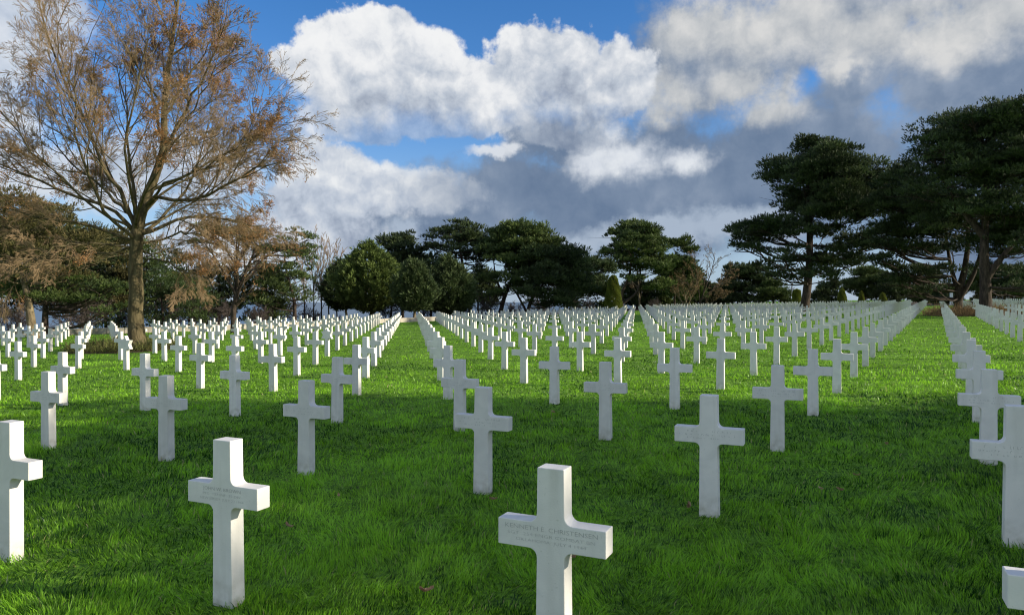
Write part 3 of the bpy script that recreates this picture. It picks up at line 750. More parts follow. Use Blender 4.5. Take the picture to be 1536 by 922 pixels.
def big_bare_tree():
    fr = Frame(205, 31.6); bt = Bare(3); rg = bt.r
    root = empty('bare_tree', (fr.X, 31.6, fr.Z))
    tag(root, 'huge spreading bare tree with rust-brown withered leaves and a thick mossy trunk', 'bare tree')
    def W(path): return np.array([(fr.xz(x, y)[0], dy, fr.xz(x, y)[1]) for x, y, dy in path])
    def curve(path, n=12):
        P = smooth_path(W(path), n); P[1:-1] += rg.normal(0, .05 if n < 20 else .012, (n - 2, 3)); return P
    T = curve([(205, 527, 0), (204, 470, 0), (203, 400, .05), (207, 340, 0), (222, 288, .1), (243, 225, .2), (246, 150, .1), (254, 70, .3), (262, 0, .4), (264, -25, .4)], 26)
    rr_ = np.interp(np.linspace(0, 1, 26), [0, .05, .12, .34, .55, 1], [.45, .34, .30, .25, .15, .03]); bt.big.add(T, rr_, 14)
    cfg = dict(levels=4, kids=[11, 8, 7, 6], ratio=.50, ang=.62, wig=.10, trop=[.05, .06, .04, .0, -.02], rmin=.0062, start=.33, biglev=1)
    cfgd = dict(cfg, trop=[.0, .02, -.05, -.10, -.14])
    bt.kids(T[11:], 6.5, .15, 0, dict(cfg, kids=[15, 7, 6, 5]))
    limbs = [
        ([(203, 335, 0), (186, 290, -.3), (165, 250, -.5), (140, 185, -.9), (112, 110, -1.2), (96, 45, -1.3)], 0.087, cfg),
        ([(206, 335, 0), (196, 285, .3), (182, 230, .6), (172, 165, .9), (152, 85, 1.3)], 0.081, cfg),
        ([(200, 345, 0), (168, 312, -.4), (110, 290, -.9), (50, 262, -1.4), (2, 240, -1.6)], 0.081, cfg),
        ([(192, 318, -.1), (150, 284, .5), (90, 240, 1.1), (30, 190, 1.6)], 0.068, cfg),
        ([(212, 325, 0), (242, 300, -.3), (300, 304, -.8), (350, 288, -1.2), (398, 262, -1.4), (408, 258, -1.5)], 0.087, cfgd),
        ([(209, 352, 0), (250, 335, .4), (292, 320, .9), (340, 328, 1.3), (366, 345, 1.6)], 0.074, cfgd),
        ([(226, 284, .1), (272, 258, .6), (330, 224, 1.2), (362, 192, 1.6)], 0.068, cfg),
        ([(243, 222, .2), (290, 162, -.4), (330, 105, -.9), (350, 62, -1.1)], 0.062, cfg),
        ([(240, 205, .2), (216, 125, .6), (200, 45, .8)], 0.056, cfg),
        ([(246, 165, .1), (285, 100, .5), (310, 40, .8)], 0.050, cfg),
        ([(203, 375, 0), (150, 382, -.5), (85, 398, -1.0), (35, 412, -1.2)], 0.050, cfgd),
        ([(206, 395, 0), (245, 390, -.4), (285, 405, -.9), (310, 430, -1.1)], 0.043, cfgd),
        ([(204, 360, 0), (190, 330, -1.2), (180, 280, -2.4), (185, 210, -3.3), (195, 140, -3.8)], 0.074, cfg),
        ([(207, 350, 0), (222, 320, 1.3), (240, 270, 2.6), (250, 200, 3.6), (262, 130, 4.2)], 0.074, cfg),
        ([(205, 345, 0), (230, 318, -1.2), (268, 290, -2.5), (310, 250, -3.4), (340, 225, -3.8)], 0.062, cfgd),
        ([(203, 350, 0), (180, 322, 1.2), (140, 290, 2.4), (95, 265, 3.2)], 0.062, cfg),
        ([(200, 372, 0), (175, 368, -1.2), (150, 372, -2.4), (140, 388, -3.2)], 0.043, cfgd),
        ([(205, 380, 0), (215, 372, 1.4), (235, 376, 2.6), (260, 395, 3.4)], 0.043, cfgd),
        ([(203, 362, 0), (165, 345, -.6), (110, 335, -1.3), (55, 322, -1.8), (15, 315, -2.0)], .062, cfgd),
        ([(207, 366, 0), (245, 355, .5), (290, 352, -.9), (330, 356, -1.6)], .055, cfgd),
        ([(214, 318, 0), (255, 285, -.8), (310, 268, -1.4), (365, 245, -1.9), (405, 232, -2.1)], .060, cfgd),
        ([(206, 340, 0), (222, 300, -1.4), (240, 240, -2.6), (262, 170, -3.2), (280, 110, -3.4)], 0.062, cfg),
        ([(202, 340, 0), (170, 300, 1.0), (120, 240, 2.2), (80, 160, 2.8), (60, 110, 3.0)], 0.062, cfg),
        ([(202, 345, 0), (160, 310, -1.4), (110, 250, -2.4), (70, 190, -3.0)], 0.056, cfg),
        ([(208, 345, 0), (250, 310, 1.2), (310, 270, 2.2), (345, 240, 2.8)], 0.056, cfgd),
        ([(210, 330, 0), (240, 280, .8), (300, 240, 1.6), (350, 180, 2.0), (352, 130, 2.2)], 0.056, cfg),
        ([(230, 270, .1), (270, 215, -.8), (320, 165, -1.5), (350, 120, -1.8)], 0.050, cfg),
    ]
    for path, r0, c_ in limbs:
        P = curve(path, 11); L_ = np.linalg.norm(np.diff(P, axis=0), axis=1).sum()
        bt.big.add(P, np.interp(np.linspace(0, 1, 11), [0, .12, 1], [r0 * 1.25, r0, .016]), 8)
        bt.kids(P, L_, r0, 0, c_)
    link('trunk', bt.big.mesh('bare_trunk'), M['bark_moss'], root)
    link('twigs', bt.small.mesh('bare_twigs', False), M['twig'], root)
    tips = [t for t in bt.tips if vn3(t[-1]) > .62]
    link('leaves', leaf_bits(tips, rg, 1.5, .040, .07), M['rust'], root)
    print('big tree tips', len(bt.tips))
def vn3(p): return .5 + .5 * mnoise.noise(Vector((p[0] * .35, p[1] * .35, p[2] * .35))) + .25 * mnoise.noise(Vector(p))
big_bare_tree()

def bare_tree(label, bpx, d, path, r0, cfg, seed, twig='twig_grey', bark='bark_pine', limbs=(), leaves=0, leafmat='rust', name='bare_tree', cat='bare tree', group=None, leafsize=.06):
    fr = Frame(bpx, d); bt = Bare(seed); rg = bt.r
    root = empty(name, (fr.X, d, fr.Z)); tag(root, label, cat, group)
    def curve(path, n=10):
        return smooth_path([(fr.xz(p[0], p[1])[0], p[2] if len(p) > 2 else 0, fr.xz(p[0], p[1])[1]) for p in path], n)
    T = curve(path, 12); T[0, 2] = -.1; L_ = np.linalg.norm(np.diff(T, axis=0), axis=1).sum()
    bt.big.add(T, np.linspace(r0, r0 * .25, 12), 8); bt.kids(T, L_, r0, 0, cfg)
    for p, r1 in limbs:
        P = curve(p, 9); bt.big.add(P, np.linspace(r1, r1 * .25, 9), 6); bt.kids(P, np.linalg.norm(np.diff(P, axis=0), axis=1).sum(), r1, 0, cfg)
    link('trunk', bt.big.mesh('bare_trunk'), M[bark], root)
    link('twigs', bt.small.mesh('bare_twigs', False), M[twig], root)
    if leaves: link('leaves', leaf_bits(bt.tips, rg, leaves, leafsize, .08), M[leafmat], root)
    return root
C1 = dict(levels=3, kids=[14, 7, 5], ratio=.40, ang=.75, wig=.12, trop=[.03, .0, -.08, -.12], rmin=.010, start=.3, biglev=1)
bare_tree('brown twiggy tree with a forked leaning trunk just in front of the stone wall', 350, 50, [(350, 497), (352, 455), (366, 415), (385, 370)], .20, C1, 5, 'twig_olive', 'bark_pine',
          [([(351, 470, 0), (352, 420, .3), (352, 380, .6), (355, 345, .8)], .14), ([(353, 440, 0), (330, 390, -.6), (305, 350, -1.2)], .09), ([(360, 425, 0), (395, 385, .5), (430, 370, 1)], .09), ([(357, 430, 0), (365, 385, -1.2), (372, 345, -2)], .09), ([(352, 400, .5), (320, 360, 1.2), (300, 345, 1.8)], .08), ([(352, 395, .5), (385, 350, .2), (410, 345, -.5)], .08)], 1.3, 'rust', leafsize=.05)
C2 = dict(levels=3, kids=[14, 7, 5], ratio=.36, ang=.44, wig=.07, trop=[.06, .05, .03], rmin=.017, start=.3, biglev=0)
for k, (bx, top, lab) in enumerate([(457, 400, 'slim bare tree directly right of the wind-swept pine'), (470, 388, 'second slim bare tree right of the wind-swept pine'), (482, 380, 'tallest slim bare tree in the gap left of the egg-shaped pine'), (494, 385, 'slim bare tree fourth along the gap, beside the tallest'), (506, 396, 'slim bare tree nearest the egg-shaped pine'), (398, 400, 'bare tree behind the wind-swept pine, seen under its boughs')]):
    bare_tree(lab, bx, 84 + k, [(bx, 486), (bx + random.uniform(-2, 2), 440), (bx + random.uniform(-4, 4), top)], .10, C2, 70 + k, 'twig', 'bark_pine', group='slim bare trees in the left gap')
C3 = dict(levels=3, kids=[12, 7, 4], ratio=.42, ang=.6, wig=.10, trop=[.05, .04, .0], rmin=.016, start=.25, biglev=1)
bare_tree('tan bare tree with fanned pale branches right of the feathery pine', 1048, 118, [(1046, 466), (1055, 440), (1066, 410), (1072, 385)], .13, C3, 81, 'twig', 'bark_pine',
          [([(1048, 460, 0), (1035, 430, .5), (1025, 400, 1)], .08), ([(1050, 455, 0), (1045, 420, -.5), (1040, 392, -1)], .08), ([(1052, 450, 0), (1075, 430, .4), (1095, 410, .8)], .07), ([(1046, 462, 0), (1068, 452, -.5), (1085, 440, -1)], .06)], .6, 'drybed', leafsize=.10)
bare_tree('tan leafless bush in front of the feathery pine', 1030, 113, [(1030, 468), (1028, 445), (1022, 420)], .14, C3, 82, 'twig_tan', 'bark_pale', [([(1030, 462, 0), (1015, 440, .5), (1005, 425, .8)], .09), ([(1030, 462, 0), (1040, 435, -.5), (1044, 415, -.8)], .09)], 1.0, 'drybed', leafsize=.12)
bare_tree('pale leafless tree showing behind the forked trunk pine above the cone', 960, 124, [(960, 468), (958, 430), (955, 395)], .18, C3, 83, 'twig_tan', 'bark_pale')
bare_tree('greyish bare tree behind the rows at the foot of the lone pine', 1185, 138, [(1185, 462), (1186, 445), (1188, 430)], .12, C3, 84, 'twig', 'bark_pine')

# dark leafless undergrowth under the trees: one shrub built, the others copied
C4 = dict(levels=3, kids=[9, 6, 4], ratio=.5, ang=.7, wig=.13, trop=[.03, .02, 0], rmin=.011, start=.15, biglev=0)
def shrub_src():
    fr = Frame(600, 82); bt = Bare(91); rg = bt.r
    root = empty('bare_shrub', (0, 0, 0))
    for k in range(9):
        a = rg.uniform(0, 6.28); d_ = np.array([math.cos(a) * .55, math.sin(a) * .55, 1.0])
        bt.branch(np.array([rg.normal(0, .5), rg.normal(0, .4), -.05]), d_, rg.uniform(1.6, 2.6), .03, 0, C4)
    link('stems', bt.small.mesh('shrub_stems', False) if not bt.big.V else bt.big.mesh('shrub_stems'), M['twig_grey'], root)
    link('twigs', bt.small.mesh('shrub_twigs', False), M['twig_grey'], root)
    return root
sh = shrub_src()
spots = [(22, 56, 'at the left edge behind the wall'), (110, 58, 'behind the wall between the old pine trunks and bare trunk'), (190, 63, 'behind the big bare trunk'), (262, 66, 'between the two ivy-green evergreens'), (325, 66, 'left of the forked brown trunk behind the wall'), (385, 68, 'right of the forked brown trunk behind the wall'), (420, 74, 'at the foot of the wind-swept pine'), (468, 80, 'under the slim bare trees'), (500, 84, 'left of the egg-shaped pine trunk'), (580, 86, 'right of the egg-shaped pine trunk'), (640, 86, 'at the end of the centre aisle'), (690, 88, 'under the flat-topped pine'), (728, 88, 'left of the leaning dome-topped trunk'), (772, 92, 'between the stems right of the leaning trunk'), (815, 92, 'under the dark low-branched pine'), (876, 97, 'under the sprawling pine left of the clipped cone'), (980, 116, 'right of the clipped cone under the forked pine')]
for k, (bx, d_, where) in enumerate(spots):
    if k == 0: r = sh
    else:
        r = sh.copy(); col.objects.link(r)
        for ch in list(sh.children):
            c = ch.copy(); col.objects.link(c); c.parent = r
    X = (bx - 768) * d_ / F
    r.location = (X, d_, ground_z(X, d_)); r.rotation_euler = (0, 0, k * 1.7); s = 1.0 + .25 * math.sin(k * 2.3); r.scale = (s * 1.1, s * 1.1, s * .95)
    tag(r, 'leafless dark undergrowth shrub ' + where, 'shrub', 'leafless undergrowth shrubs under the trees')

# clipped cone trees
def topiary(label, bpx, d, prof, seed, group='clipped cone trees among the far graves'):
    """prof: (height fraction, radius) in metres, turned about the trunk; leafy skin of small shoots"""
    rg = np.random.default_rng(seed); fr = Frame(bpx, d)
    root = empty('topiary_tree', (fr.X, d, fr.Z)); tag(root, label, 'topiary', group)
    H = prof[-1][0]
    tb = Tubes(); tb.add([(0, 0, -.1), (0, 0, H * .5), (0, 0, H * .8)], [.12, .09, .05], 7); link('trunk', tb.mesh('topiary_trunk'), M['bark_pine'], root)
    n = int(2600 * H)
    z = rg.uniform(0, H, n); r = np.interp(z, [p[0] for p in prof], [p[1] for p in prof]); keep = rg.random(n) < (r + .12) / (max(p[1] for p in prof) + .12); z, r = z[keep], r[keep]; n = len(z)
    a = rg.uniform(0, 2 * np.pi, n); r = r * (1 - .12 * rg.random(n)) + .03 * np.sin(a * 5 + z * 3)
    C = np.stack([np.cos(a) * r, np.sin(a) * r, z], 1); D = np.stack([np.cos(a), np.sin(a), np.full(n, .5)], 1)
    t = np.clip(.5 + .25 * np.sin(a * 4 + z * 4) * .5 + rg.normal(0, .18, n), 0, 1)
    link('crown', tuft_mesh('topiary_crown', C, D, .13, .055, 4, .6, t, rg), M['topiary'], root)
topiary('big clipped yew cone with a rounded tip in front of the centre pines', 920, 95, [(0, 1.05), (.4, 1.16), (1.6, 1.06), (3.2, .76), (4.4, .50), (4.8, .27), (4.95, 0)], 1)
topiary('clipped dark yew cylinder directly left of the lone pine trunk', 1195, 126, [(0, .62), (.3, .68), (2.2, .66), (2.8, .55), (3.05, 0)], 2)
topiary('clipped yew cone right of the lone pine trunk', 1263, 126, [(0, .8), (.4, .84), (1.6, .62), (2.6, .36), (3.1, 0)], 3)
topiary('small narrow clipped cone, next to the right of the lone pine cone', 1292, 130, [(0, .5), (.4, .55), (1.4, .38), (2.2, .2), (2.5, 0)], 4)
topiary('pale squat clipped cone farthest right before the far pines', 1324, 128, [(0, .7), (.4, .75), (1.2, .55), (1.9, .3), (2.2, 0)], 5)

# planted beds
def bed(name, label, cx, cy, rx, ry, mat, n, h, seed, soil=True):
    rg = np.random.default_rng(seed)
    a = rg.uniform(0, 2 * np.pi, n); q = np.sqrt(rg.random(n)); x = np.cos(a) * q * rx; y = np.sin(a) * q * ry
    lump = vnoise(x, y, .6, seed); hh = h * (.35 + lump) * rg.uniform(.5, 1.2, n)
    zz = np.array([gz(cx + t) for t in x])
    C = np.stack([x + cx, y + cy, zz], 1); C = np.repeat(C, 3, 0); hh = np.repeat(hh, 3)
    D = np.stack([rg.normal(0, .45, 3 * n), rg.normal(0, .45, 3 * n), np.ones(3 * n)], 1); D /= np.linalg.norm(D, axis=1)[:, None]
    t0 = rg.uniform(0, .7, 3 * n)[:, None] * hh[:, None]
    P0 = C + D * t0; A = rg.normal(0, 1, (3 * n, 3)); A /= np.linalg.norm(A, axis=1)[:, None]
    P1 = P0 + (D * .7 + A * .5) * (hh[:, None] * .45); w = .022
    S_ = np.cross(A, D); S_ /= np.linalg.norm(S_, axis=1)[:, None] + 1e-9
    v = np.stack([P0 - S_ * w * .5, P0 + S_ * w * .5, P1 + S_ * w * .4, P1 - S_ * w * .4], 1).reshape(-1, 3)
    me = np_mesh(name, v, np.arange(len(v)).reshape(-1, 4), np.repeat(rg.random(3 * n), 4))
    tag(link(name, me, M[mat]), label, 'plants', kind='stuff')
    bm = bmesh.new(); cv = bm.verts.new((cx, cy, gz(cx) + .05)); ring = []
    for k in range(40):
        t = 2 * math.pi * k / 40; s = 1 + .05 * math.sin(3 * t + seed)
        ring.append(bm.verts.new((cx + rx * s * math.cos(t), cy + ry * s * math.sin(t), gz(cx + rx * math.cos(t)) + .012)))
    for k in range(40): bm.faces.new((cv, ring[k], ring[(k + 1) % 40]))
    me = bpy.data.meshes.new('bed_soil'); bm.to_mesh(me); bm.free()
    tag(link('planting_bed_soil', me, M['soil']), kind='structure')
bed('bed_plants', 'low straggly plants and dry stems in the bed round the big bare trunk', BIG_TREE[0] - .7, BIG_TREE[1] + .3, 2.2, 2.4, 'greenbed', 2600, .55, 4)
bed('dry_bed_plants', 'dry tan grasses in the bed at the foot of the right pines', 39.5, 61, 5.2, 4.2, 'drybed', 4200, .85, 6)

# brown hedge at the far right, and a white pillar at the end of the aisle
rg = np.random.default_rng(77)
n = 3800; hx = rg.uniform(-9, 9, n); hy = rg.uniform(-.6, .6, n); hz = rg.uniform(.1, 1.9, n) * (1 + .06 * np.sin(hx * 2.1))
root = empty('brown_hedge', (83, 118, gz(83))); tag(root, 'brown winter hedge behind the far crosses at the right edge', 'hedge')
tb = Tubes()
for k in range(30): tb.add([(-9 + .62 * k, 0, -.1), (-9 + .62 * k + rg.normal(0, .1), 0, 1.5)], [.03, .012], 4)
link('stems', tb.mesh('hedge_stems'), M['twig'], root)
link('foliage', tuft_mesh('hedge_foliage', np.stack([hx, hy, hz], 1), rg.normal(0, 1, (n, 3)), .30, .08, 4, .8, rg.random(n), rg), M['needle_brown'], root)

fr = Frame(1427, 116)
bm = bmesh.new()
for (w, z0, z1) in ((.46, -.1, .2), (.34, .2, 2.0), (.44, 2.0, 2.12)):
    r_ = bmesh.ops.create_cube(bm, size=1)['verts']
    for v in r_: v.co = Vector((v.co.x * w, v.co.y * w, (v.co.z + .5) * (z1 - z0) + z0))
bmesh.ops.bevel(bm, geom=list(bm.edges), offset=.02, segments=1, affect='EDGES')
me = bpy.data.meshes.new('stone_pillar'); bm.to_mesh(me); bm.free()
o = link('stone_pillar', me, M['pillar']); o.location = (fr.X, 116, fr.Z)
tag(o, 'small white pillar at the far end of the right grass aisle', 'pillar')

# fallen leaves lying on the turf
def leaf_me(seed):
    rg = random.Random(seed); bm = bmesh.new(); n = 9; Lh = .05
    L1, R1, C1_ = [], [], []
    for i in range(n):
        t = i / (n - 1); w = .026 * math.sin(math.pi * min(1, t * 1.02)) ** .7 * (1 if i % 2 else .62) + .001
        x = (t - .5) * 2 * Lh; z = .018 * (2 * t - 1) ** 2 + rg.uniform(-.002, .002)
        C1_.append(bm.verts.new((x, 0, z))); L1.append(bm.verts.new((x + .004, w, z + .012 + rg.uniform(0, .008)))); R1.append(bm.verts.new((x + .004, -w, z + .008 + rg.uniform(0, .01))))
    for i in range(n - 1):
        bm.faces.new((C1_[i], C1_[i + 1], L1[i + 1], L1[i])); bm.faces.new((C1_[i], R1[i], R1[i + 1], C1_[i + 1]))
    bmesh.ops.solidify(bm, geom=list(bm.faces), thickness=.0008)
    me = bpy.data.meshes.new('fallen_leaf'); bm.to_mesh(me); bm.free(); me.materials.append(M['deadleaf']); return me
lms = [leaf_me(1), leaf_me(2), leaf_me(3)]
for k, (px_, py_, s, where) in enumerate([(638, 899, 1.1, 'lying at the bottom edge left of the inscribed cross'), (432, 799, .9, 'lying right of the nearest whole cross'), (740, 757, .8, 'lying by the base of the cross behind the inscribed one'), (862, 847, .8, 'tucked just right of the inscribed cross shaft'), (508, 751, .6, 'lying in the shade between the second row crosses'), (1262, 743, .9, 'pale, lying in the open shade toward the right'), (1286, 720, .8, 'lying just beyond the pale one toward the right'), (1035, 768, .9, 'lying left of the base of the shaded right cross'), (830, 623, 1.1, 'lying on the sunlit grass beyond the shade edge'), (1232, 741, .7, 'lying left of the pale one toward the right'), (1330, 672, .9, 'lying in the right aisle before the sunlit grass')]):
    dd = F * EYE / (py_ - 452 + SLOPE * (px_ - 768)); X = (px_ - 768) * dd / F
    o = link('fallen_leaf', lms[k % 3]); o.location = (X, dd, gz(X) + .045); o.scale = (s, s, s); o.rotation_euler = (random.uniform(-.5, .5), random.uniform(-.4, .4), random.uniform(0, 6))
    tag(o, 'curled brown fallen leaf ' + where, 'leaf', 'fallen leaves on the lawn')

# shade-giving pines outside the frame, right of the camera
for k, (x, y, i, rz, s) in enumerate([(20.5, 5.8, 1, .2, .60), (26, 2.7, 0, 2.2, .55), (31, 4.6, 2, 3.6, .72), (36, -1.5, 1, 1.5, .75)]):
    shade(x, y, srcs[i], rz, s, ['broad', 'tall', 'forked', 'old', 'leaning'][k] + ' dark pine shading the near crosses from beyond the right edge')

# ------------------------------------------------------------------ sky
EXPOSURE = .45
SUN_EL, SUN_AZ = 20.5, 101.0       # degrees; azimuth clockwise from straight ahead (+Y)
w = bpy.data.worlds.new('World'); sc.world = w; w.use_nodes = True
w.cycles.sampling_method = 'MANUAL'; w.cycles.sample_map_resolution = 256
nt = w.node_tree; N = nt.nodes; L = nt.links; N.clear()
wo = N.new('ShaderNodeOutputWorld'); bg = N.new('ShaderNodeBackground'); L.new(bg.outputs[0], wo.inputs[0])
BGS = .1; bg.inputs[1].default_value = BGS
sky = N.new('ShaderNodeTexSky'); sky.sky_type = 'NISHITA'; sky.sun_disc = False
sky.sun_elevation = R(SUN_EL); sky.sun_rotation = R(SUN_AZ); sky.air_density = 1.0; sky.dust_density = .3; sky.ozone_density = 2.5; sky.altitude = 50
def inp(sock, v):
    if hasattr(v, 'is_output'): L.new(v, sock)
    else: sock.default_value = v
def MA(op, a, b=None, c=None, clamp=False):
    n = N.new('ShaderNodeMath'); n.operation = op; n.use_clamp = clamp
    inp(n.inputs[0], a)
    if b is not None: inp(n.inputs[1], b)
    if c is not None: inp(n.inputs[2], c)
    return n.outputs[0]
def VM(op, a, b=None, c=None):
    n = N.new('ShaderNodeVectorMath'); n.operation = op; inp(n.inputs[0], a)
    if b is not None: inp(n.inputs[1], b)
    if c is not None: inp(n.inputs[2], c)
    return n.outputs['Value'] if op in ('LENGTH', 'DOT_PRODUCT') else n.outputs[0]
def SS(x, lo, hi):
    n = N.new('ShaderNodeMapRange'); n.interpolation_type = 'SMOOTHSTEP'; inp(n.inputs[0], x); n.inputs[1].default_value = lo; n.inputs[2].default_value = hi
    return n.outputs[0]
def NZ(vec, scale, detail=8, rough=.55, dist=0, color=False, d3=False):
    n = N.new('ShaderNodeTexNoise'); n.noise_dimensions = '3D' if d3 else '2D'; L.new(vec, n.inputs['Vector']); n.inputs['Scale'].default_value = scale; n.inputs['Detail'].default_value = detail; n.inputs['Roughness'].default_value = rough; n.inputs['Distortion'].default_value = dist
    return n.outputs['Color' if color else 0]
def MIX(f, a, b):
    n = N.new('ShaderNodeMix'); n.data_type = 'RGBA'; inp(n.inputs[0], f)
    for s_, v in ((n.inputs[6], a), (n.inputs[7], b)):
        if hasattr(v, 'is_output'): L.new(v, s_)
        else: s_.default_value = (*v, 1)
    return n.outputs[2]
def lin(c): return tuple((((v / 255 + .055) / 1.055) ** 2.4 if v > 10 else v / 255 / 12.92) / BGS / 2 ** EXPOSURE for v in c)
tc = N.new('ShaderNodeTexCoord'); dirv = VM('NORMALIZE', tc.outputs['Generated'])
sx = N.new('ShaderNodeSeparateXYZ'); L.new(dirv, sx.inputs[0])
az = MA('ARCTAN2', sx.outputs[0], sx.outputs[1]); el = MA('ARCSINE', sx.outputs[2])
cx = N.new('ShaderNodeCombineXYZ'); L.new(az, cx.inputs[0]); L.new(el, cx.inputs[1]); P0 = cx.outputs[0]   # heading and height above the horizon
# turbulent edges
wn = VM('SUBTRACT', NZ(P0, 9, 5, .6, color=True), (.5, .5, .5)); P1 = VM('MULTIPLY_ADD', wn, (.060, .050, 0), P0)
wn2 = VM('SUBTRACT', NZ(P0, 34, 6, .6, color=True), (.5, .5, .5)); P1 = VM('MULTIPLY_ADD', wn2, (.022, .022, 0), P1)
def billow(vec, scale):
    v = N.new('ShaderNodeTexVoronoi'); v.voronoi_dimensions = '2D'; v.feature = 'F1'; L.new(vec, v.inputs['Vector']); v.inputs['Scale'].default_value = scale
    v.inputs['Detail'].default_value = 3; v.inputs['Roughness'].default_value = .5; v.inputs['Lacunarity'].default_value = 2.3; v.normalize = True
    return MA('SUBTRACT', .55, v.outputs['Distance'])
P2 = VM('MULTIPLY_ADD', VM('SUBTRACT', NZ(P0, 20, 4, .55, color=True), (.5, .5, .5)), (.03, .03, 0), P0)
bil = billow(P2, 20.0); bil_s = billow(VM('ADD', P2, (.008, .018, 0)), 20.0)
fb = MA('SUBTRACT', NZ(P0, 12, 8, .6), .5); fb_s = MA('SUBTRACT', NZ(VM('ADD', P0, (.010, .024, 0)), 12, 6, .6), .5)
lf = MA('SUBTRACT', NZ(P0, 5, 4, .5), .5)
lit = MA('ADD', MA('MULTIPLY', MA('SUBTRACT', bil, bil_s), .85), MA('MULTIPLY', MA('SUBTRACT', fb, fb_s), .8))   # which side of a puff faces the light
def ang(px, py):
    a = math.atan((px - 768) / F); return a, math.atan((452 - py) / math.hypot(F, px - 768))
def blobs(lst, vec=None, k=.25):
    acc = None
    for (x, y, rx, ry) in lst:
        a, e = ang(x, y); a2, _ = ang(x + rx, y); _, e2 = ang(x, y - ry); sa_, se = abs(a2 - a), abs(e2 - e)
        q = VM('MULTIPLY_ADD', vec or P1, (1 / sa_, 1 / se, 0), (-a / sa_, -e / se, 0))
        t = MA('SUBTRACT', 1.0, VM('LENGTH', q))
        acc = t if acc is None else MA('SMOOTH_MAX', acc, t, k)
    return acc
fine = MA('SUBTRACT', NZ(P0, 55, 6, .65), .5)
lit = MA('ADD', lit, MA('MULTIPLY', fine, .07))
def puff(field, amp_b, amp_f):
    field = MA('ADD', field, MA('MULTIPLY', fine, .15))
    return MA('ADD', field, MA('ADD', MA('MULTIPLY', bil, amp_b), MA('MULTIPLY', fb, amp_f)))
c = sky.outputs[0]
hs = N.new('ShaderNodeHueSaturation'); hs.inputs['Saturation'].default_value = 1.32; hs.inputs['Value'].default_value = 1.12; L.new(c, hs.inputs['Color']); c = VM('MULTIPLY', hs.outputs[0], (1.0, .94, 1.10))
def RAMP(f, stops):
    n = N.new('ShaderNodeValToRGB'); e = n.color_ramp.elements
    while len(e) < len(stops): e.new(.5)
    for i_, (p_, q_) in enumerate(stops): e[i_].position = p_; e[i_].color = (*lin(q_), 1)
    L.new(f, n.inputs[0]); return n.outputs[0]
# pale low sky
low = MA('SUBTRACT', 1.0, SS(el, .0, .26)); c = MIX(MA('MULTIPLY', low, .75), c, lin((150, 182, 215)))
# clouds overhead, behind and to the sides (unseen; bright behind, thin overhead to shape the light)
side = MA('MAXIMUM', MA('MULTIPLY', SS(MA('MULTIPLY', sx.outputs[1], -1), -.72, -.45), SS(MA('MULTIPLY', el, -1), -.95, -.55)), MA('MULTIPLY', SS(el, .42, .60), .35))
gen = NZ(dirv, 2.2, 6, .55, d3=True); gm = MA('MULTIPLY', SS(gen, .45, .60), side)
c = MIX(gm, c, MIX(SS(gen, .5, .8), lin((286, 288, 290)), lin((205, 212, 222))))
# hazy white behind the bare tree
f1 = blobs([(20, 50, 130, 120), (70, 20, 80, 60), (-20, 160, 100, 60), (150, 265, 150, 65), (30, 250, 120, 60), (300, 260, 110, 60), (330, 370, 160, 60)])
m1 = MA('MULTIPLY', SS(puff(f1, .3, .9), .02, .55), .9)
c = MIX(m1, c, RAMP(MA('MULTIPLY_ADD', lit, 1.0, MA('ADD', .55, MA('MULTIPLY', lf, .8))), [(.1, (172, 184, 202)), (.5, (208, 215, 224)), (.9, (236, 238, 240))]))
# big grey-blue mass on the right and low centre
f2 = blobs([(1060, 90, 150, 110), (1250, 60, 240, 160), (1480, 100, 260, 260), (1000, 260, 200, 120), (1200, 250, 260, 150), (820, 290, 280, 75), (1000, 330, 380, 70), (620, 320, 230, 70), (1500, 300, 300, 170), (850, 215, 150, 50), (1300, -120, 420, 160), (1800, 100, 320, 340)])
hole = blobs([(1213, 112, 50, 36), (690, 208, 62, 22)]); f2 = MA('SUBTRACT', f2, MA('MULTIPLY', SS(MA('ADD', hole, MA('MULTIPLY', fb, 2.2)), -.2, 1.0), .62))
d2 = puff(f2, .2, 1.0); m2 = SS(d2, -.02, .50)
tone = MA('ADD', .42, MA('ADD', MA('MULTIPLY', lit, .55), MA('ADD', MA('MULTIPLY', lf, 1.1), MA('MULTIPLY', MA('SUBTRACT', el, .2), .9))))
dark = RAMP(tone, [(.1, (100, 121, 150)), (.5, (122, 140, 165)), (.95, (158, 171, 190))])
# lighter patches inside the mass
f3 = blobs([(1150, 40, 190, 85), (1290, 60, 150, 60), (1060, 50, 110, 70), (1140, 150, 85, 44), (1268, 98, 50, 24), (1420, 40, 170, 70), (980, 150, 80, 46), (1500, 10, 140, 70), (1100, 130, 70, 40)])
dark = MIX(MA('MULTIPLY', SS(puff(f3, .3, 1.0), -.1, .75), .95), dark, RAMP(MA('ADD', .52, MA('ADD', lit, MA('MULTIPLY', lf, .8))), [(.1, (156, 164, 176)), (.5, (190, 194, 198)), (.9, (218, 218, 217))]))
f4 = blobs([(890, 236, 66, 42), (955, 236, 76, 40), (932, 190, 36, 40), (1035, 240, 50, 30)])
dark = MIX(SS(puff(f4, .4, 1.3), -.05, .9), dark, RAMP(MA('ADD', .6, lit), [(.1, (175, 186, 202)), (.6, (215, 221, 230)), (1, (232, 236, 240))]))
f5 = blobs([(970, 352, 150, 24), (1110, 345, 120, 30), (860, 362, 90, 20), (1180, 400, 200, 40), (610, 352, 34, 24), (470, 360, 90, 30)])
dark = MIX(MA('MULTIPLY', SS(puff(f5, .15, .6), -.05, .6), .8), dark, lin((178, 192, 210)))
c = MIX(m2, c, dark)
